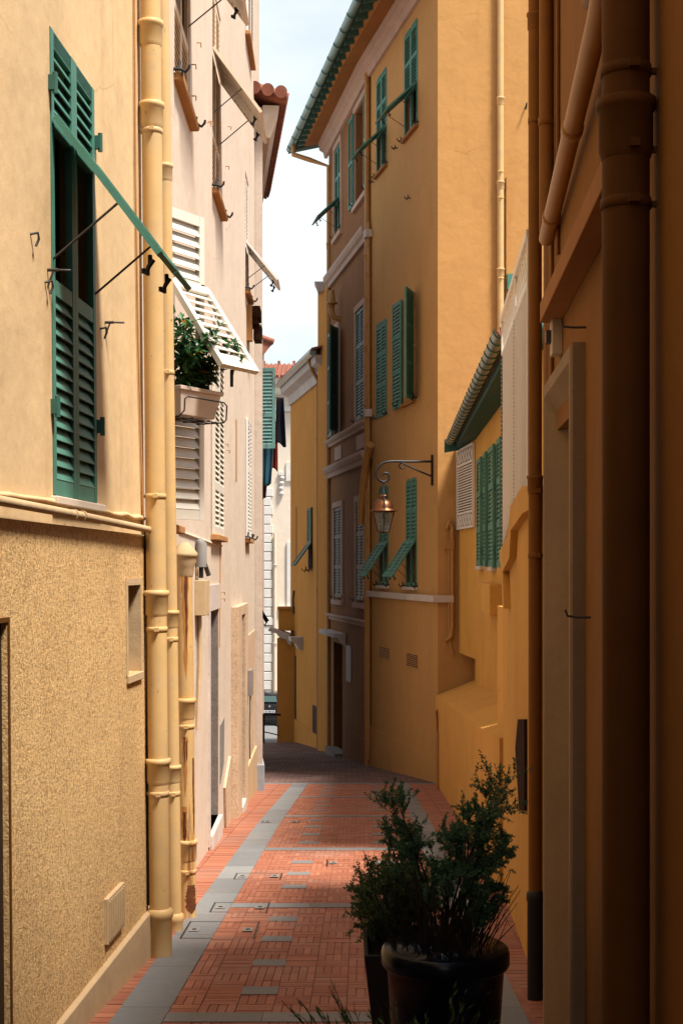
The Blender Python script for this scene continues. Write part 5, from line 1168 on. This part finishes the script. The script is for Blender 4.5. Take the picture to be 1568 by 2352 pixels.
# ================================================================== POTS AND SHRUBS
d = 5.4; pc = V((P(1022, 0, d).x, d, ground(d)))
pot = thing('round_planter', 'large glossy dark round pot on the paving at lower right', 'planter', pc)
MB().lathe(pc + V((0, 0, .006)), [(.165, 0), (.175, .02), (.212, .50), (.222, .655), (.236, .66), (.243, .672), (.243, .71), (.238, .727), (.228, .735), (.215, .73), (.208, .70), (.20, .64)], 48).build('pot', 'glazed_pot', pot)
MB().lathe(pc + V((0, 0, .65)), [(.001, 0), (.205, .003)], 24).build('soil', 'soil', pot)
d2_ = 5.95; sc2 = V((.335, d2_, ground(d2_)))
sp_ = thing('square_planter', 'dark tapered square planter standing behind the round pot', 'planter', sc2)
def sq(h, z): return [sc2 + V((sx * h, sy * h, z)) for sx, sy in ((-1, -1), (1, -1), (1, 1), (-1, 1))]
rr = [sq(.17, .004), sq(.245, .66), sq(.225, .66), sq(.215, .60)]
MB().add([p for r_ in rr for p in r_], [(0, 3, 2, 1)] + [(4 * i + k, 4 * i + (k + 1) % 4, 4 * i + 4 + (k + 1) % 4, 4 * i + 4 + k) for i in range(3) for k in range(4)] + [(12, 13, 14, 15)]).build('box', 'dark_planter', sp_, .004)
MB().add(sq(.216, .602), [(0, 1, 2, 3)]).build('soil', 'soil', sp_)
d3_ = 4.95; lcp = V((P(930, 0, d3_).x, d3_, ground(d3_)))
lp_ = thing('low_pot', 'low dark pot with spiky twigs in front of the round pot', 'planter', lcp)
MB().lathe(lcp + V((0, 0, .004)), [(.13, 0), (.17, .26), (.185, .265), (.185, .30), (.165, .30), (.16, .26)], 28).build('pot', 'dark_planter', lp_)
rnd = random.Random(11)
def branchy(stem, leaf, p, d, ln, r, depth, leafn, lsize, spread, upb, droop=0):
    n = 4; pts = [p]; dd = d.normalized()
    for i in range(n):
        dd = (dd + rv() * .16 + V((0, 0, upb - droop * i / n))).normalized(); pts.append(pts[-1] + dd * ln / n)
    stem.tube(pts, [r * (1 - .13 * i) for i in range(n + 1)], 5, False)
    if depth == 0 or leafn and depth == 1:
        for k in range(leafn):
            t = rnd.uniform(.1, 1) * n; i = min(int(t), n - 1); q = pts[i].lerp(pts[i + 1], t - i)
            for s in range(2):
                ld = (rv() + dd * .7).normalized(); L_ = lsize * rnd.uniform(.6, 1.3)
                add_leaf(leaf, q, ld, rv(), L_, L_ * .36)
    if depth > 0:
        for k in range(3 if depth > 1 else 4):
            i = rnd.randint(1, n); nd = (dd + rv() * spread).normalized()
            branchy(stem, leaf, pts[i], nd, ln * rnd.uniform(.5, .75), r * .6, depth - 1, leafn, lsize, spread, upb, droop)
ps = thing('feathery_shrub', 'tall airy green shrub growing from the round dark pot', 'shrub', pc + V((0, 0, .65)))
stm, lf = MB(), MB()
def pot_target(u, v, dd): return P(u, v, dd)
tg = [(1165, 1770, 5.45), (1150, 1800, 5.3), (1135, 1790, 5.5), (1085, 1830, 5.4), (1060, 1880, 5.35), (1040, 1900, 5.5), (905, 1800, 5.5), (930, 1830, 5.4), (950, 1870, 5.45), (1180, 1935, 5.4), (1165, 1960, 5.25), (1140, 1930, 5.5), (1120, 1900, 5.4), (895, 1905, 5.4), (925, 1890, 5.55), (1150, 2030, 5.35), (1165, 2060, 5.3), (1130, 1985, 5.5), (1000, 1950, 5.3), (1060, 1960, 5.5), (960, 1940, 5.45), (1110, 1835, 5.35), (1080, 2000, 5.3), (1040, 2030, 5.25), (1105, 2055, 5.35), (1000, 2010, 5.3), (1060, 1930, 5.35), (1125, 2090, 5.3)]
for (u, v, dd) in tg:
    e = P(u - 8 - max(0, u - 1120) * .25, v + 38 if v < 1900 else v + 10, dd); b = pc + V((rnd.uniform(-.09, .09), rnd.uniform(-.09, .09), .65)); md = b.lerp(e, .5) + V((rnd.uniform(-.03, .03), rnd.uniform(-.03, .03), .05))
    pts = [b, b.lerp(md, .5) + V((0, 0, .02)), md, md.lerp(e, .55), e]; stm.tube(pts, [.006, .005, .004, .003, .0015], 5, False)
    L0 = (e - b).length
    for k in range(11):
        t = .45 + .55 * rnd.random() ** .7; q = md.lerp(e, (t - .4) / .6)
        branchy(stm, lf, q, (e - md).normalized() + rv() * .8, L0 * rnd.uniform(.08, .16), .0011, 1, 16, .0125, .8, .04)
for i in range(170):    # bare twigs low down
    a = rnd.uniform(0, 6.28); b = pc + V((math.cos(a) * rnd.uniform(.01, .17), math.sin(a) * rnd.uniform(.01, .17), .65)); dr_ = V((math.cos(a) * .45, math.sin(a) * .45, 1)) + rv() * .2; ln_ = rnd.uniform(.15, .38)
    stm.tube([b, b + dr_ * ln_ * .5 + rv() * .012, b + dr_ * ln_ + rv() * .03], [.0034, .0026, .0012], 4, False)
stm.build('stem', 'dark_twig', ps); lf.build('leaves', 'feather_leaf', ps)
bs = thing('bushy_shrub', 'rounded small leaved bush spilling over the square planter to the left', 'shrub', sc2 + V((0, 0, .6)))
stm, lf = MB(), MB()
for i in range(75):
    a = rnd.uniform(0, 6.28); u_, v_ = rnd.uniform(818, 985), 0
    t = (u_ - 818) / 167; v_ = rnd.uniform(1955 + 120 * abs(t - .55) ** 1.3 * 1.6, 2140 - 20 * t)
    e = P(u_, v_, rnd.uniform(5.7, 6.15)); b = sc2 + V((rnd.uniform(-.16, .12), rnd.uniform(-.15, .15), .6)); md = b.lerp(e, .5) + V((0, 0, .04))
    stm.tube([b, md, e], [.0035, .0026, .0012], 4, False)
    for k in range(4):
        q = md.lerp(e, rnd.uniform(.2, 1)); branchy(stm, lf, q, (e - b).normalized() + rv() * .9, .07, .0012, 1, 9, .015, .9, .05)
for i in range(70):
    a = rnd.uniform(0, 6.28); b = sc2 + V((rnd.uniform(-.18, .18), rnd.uniform(-.15, .15), .6)); dr_ = V((math.cos(a) * .5, math.sin(a) * .5, 1)) + rv() * .2; ln_ = rnd.uniform(.12, .30)
    stm.tube([b, b + dr_ * ln_ * .5 + rv() * .012, b + dr_ * ln_ + rv() * .03], [.003, .0024, .0011], 4, False)
stm.build('stem', 'dark_twig', bs); lf.build('leaves', 'bush_leaf', bs)
sk = thing('spiky_plant', 'dark spiky twiggy plant in the low pot at the bottom edge', 'plant', lcp + V((0, 0, .28)))
stm, lf = MB(), MB()
for i in range(120):
    a = rnd.uniform(0, 6.28); b = lcp + V((math.cos(a) * .1, math.sin(a) * .1, .26)); dr_ = V((math.cos(a) * .75 - .25, math.sin(a) * .6, 1)) + rv() * .25; ln_ = rnd.uniform(.16, .36)
    e = b + dr_ * ln_; stm.tube([b, b + dr_ * ln_ * .5 + rv() * .01, e], [.004, .003, .0012], 4, False)
    for k in range(9): q = b.lerp(e, rnd.uniform(.35, 1)); add_leaf(lf, q, (dr_ + rv() * .6).normalized(), rv(), .038, .008)
stm.build('stem', 'dark_twig', sk); lf.build('leaves', 'bush_leaf', sk)
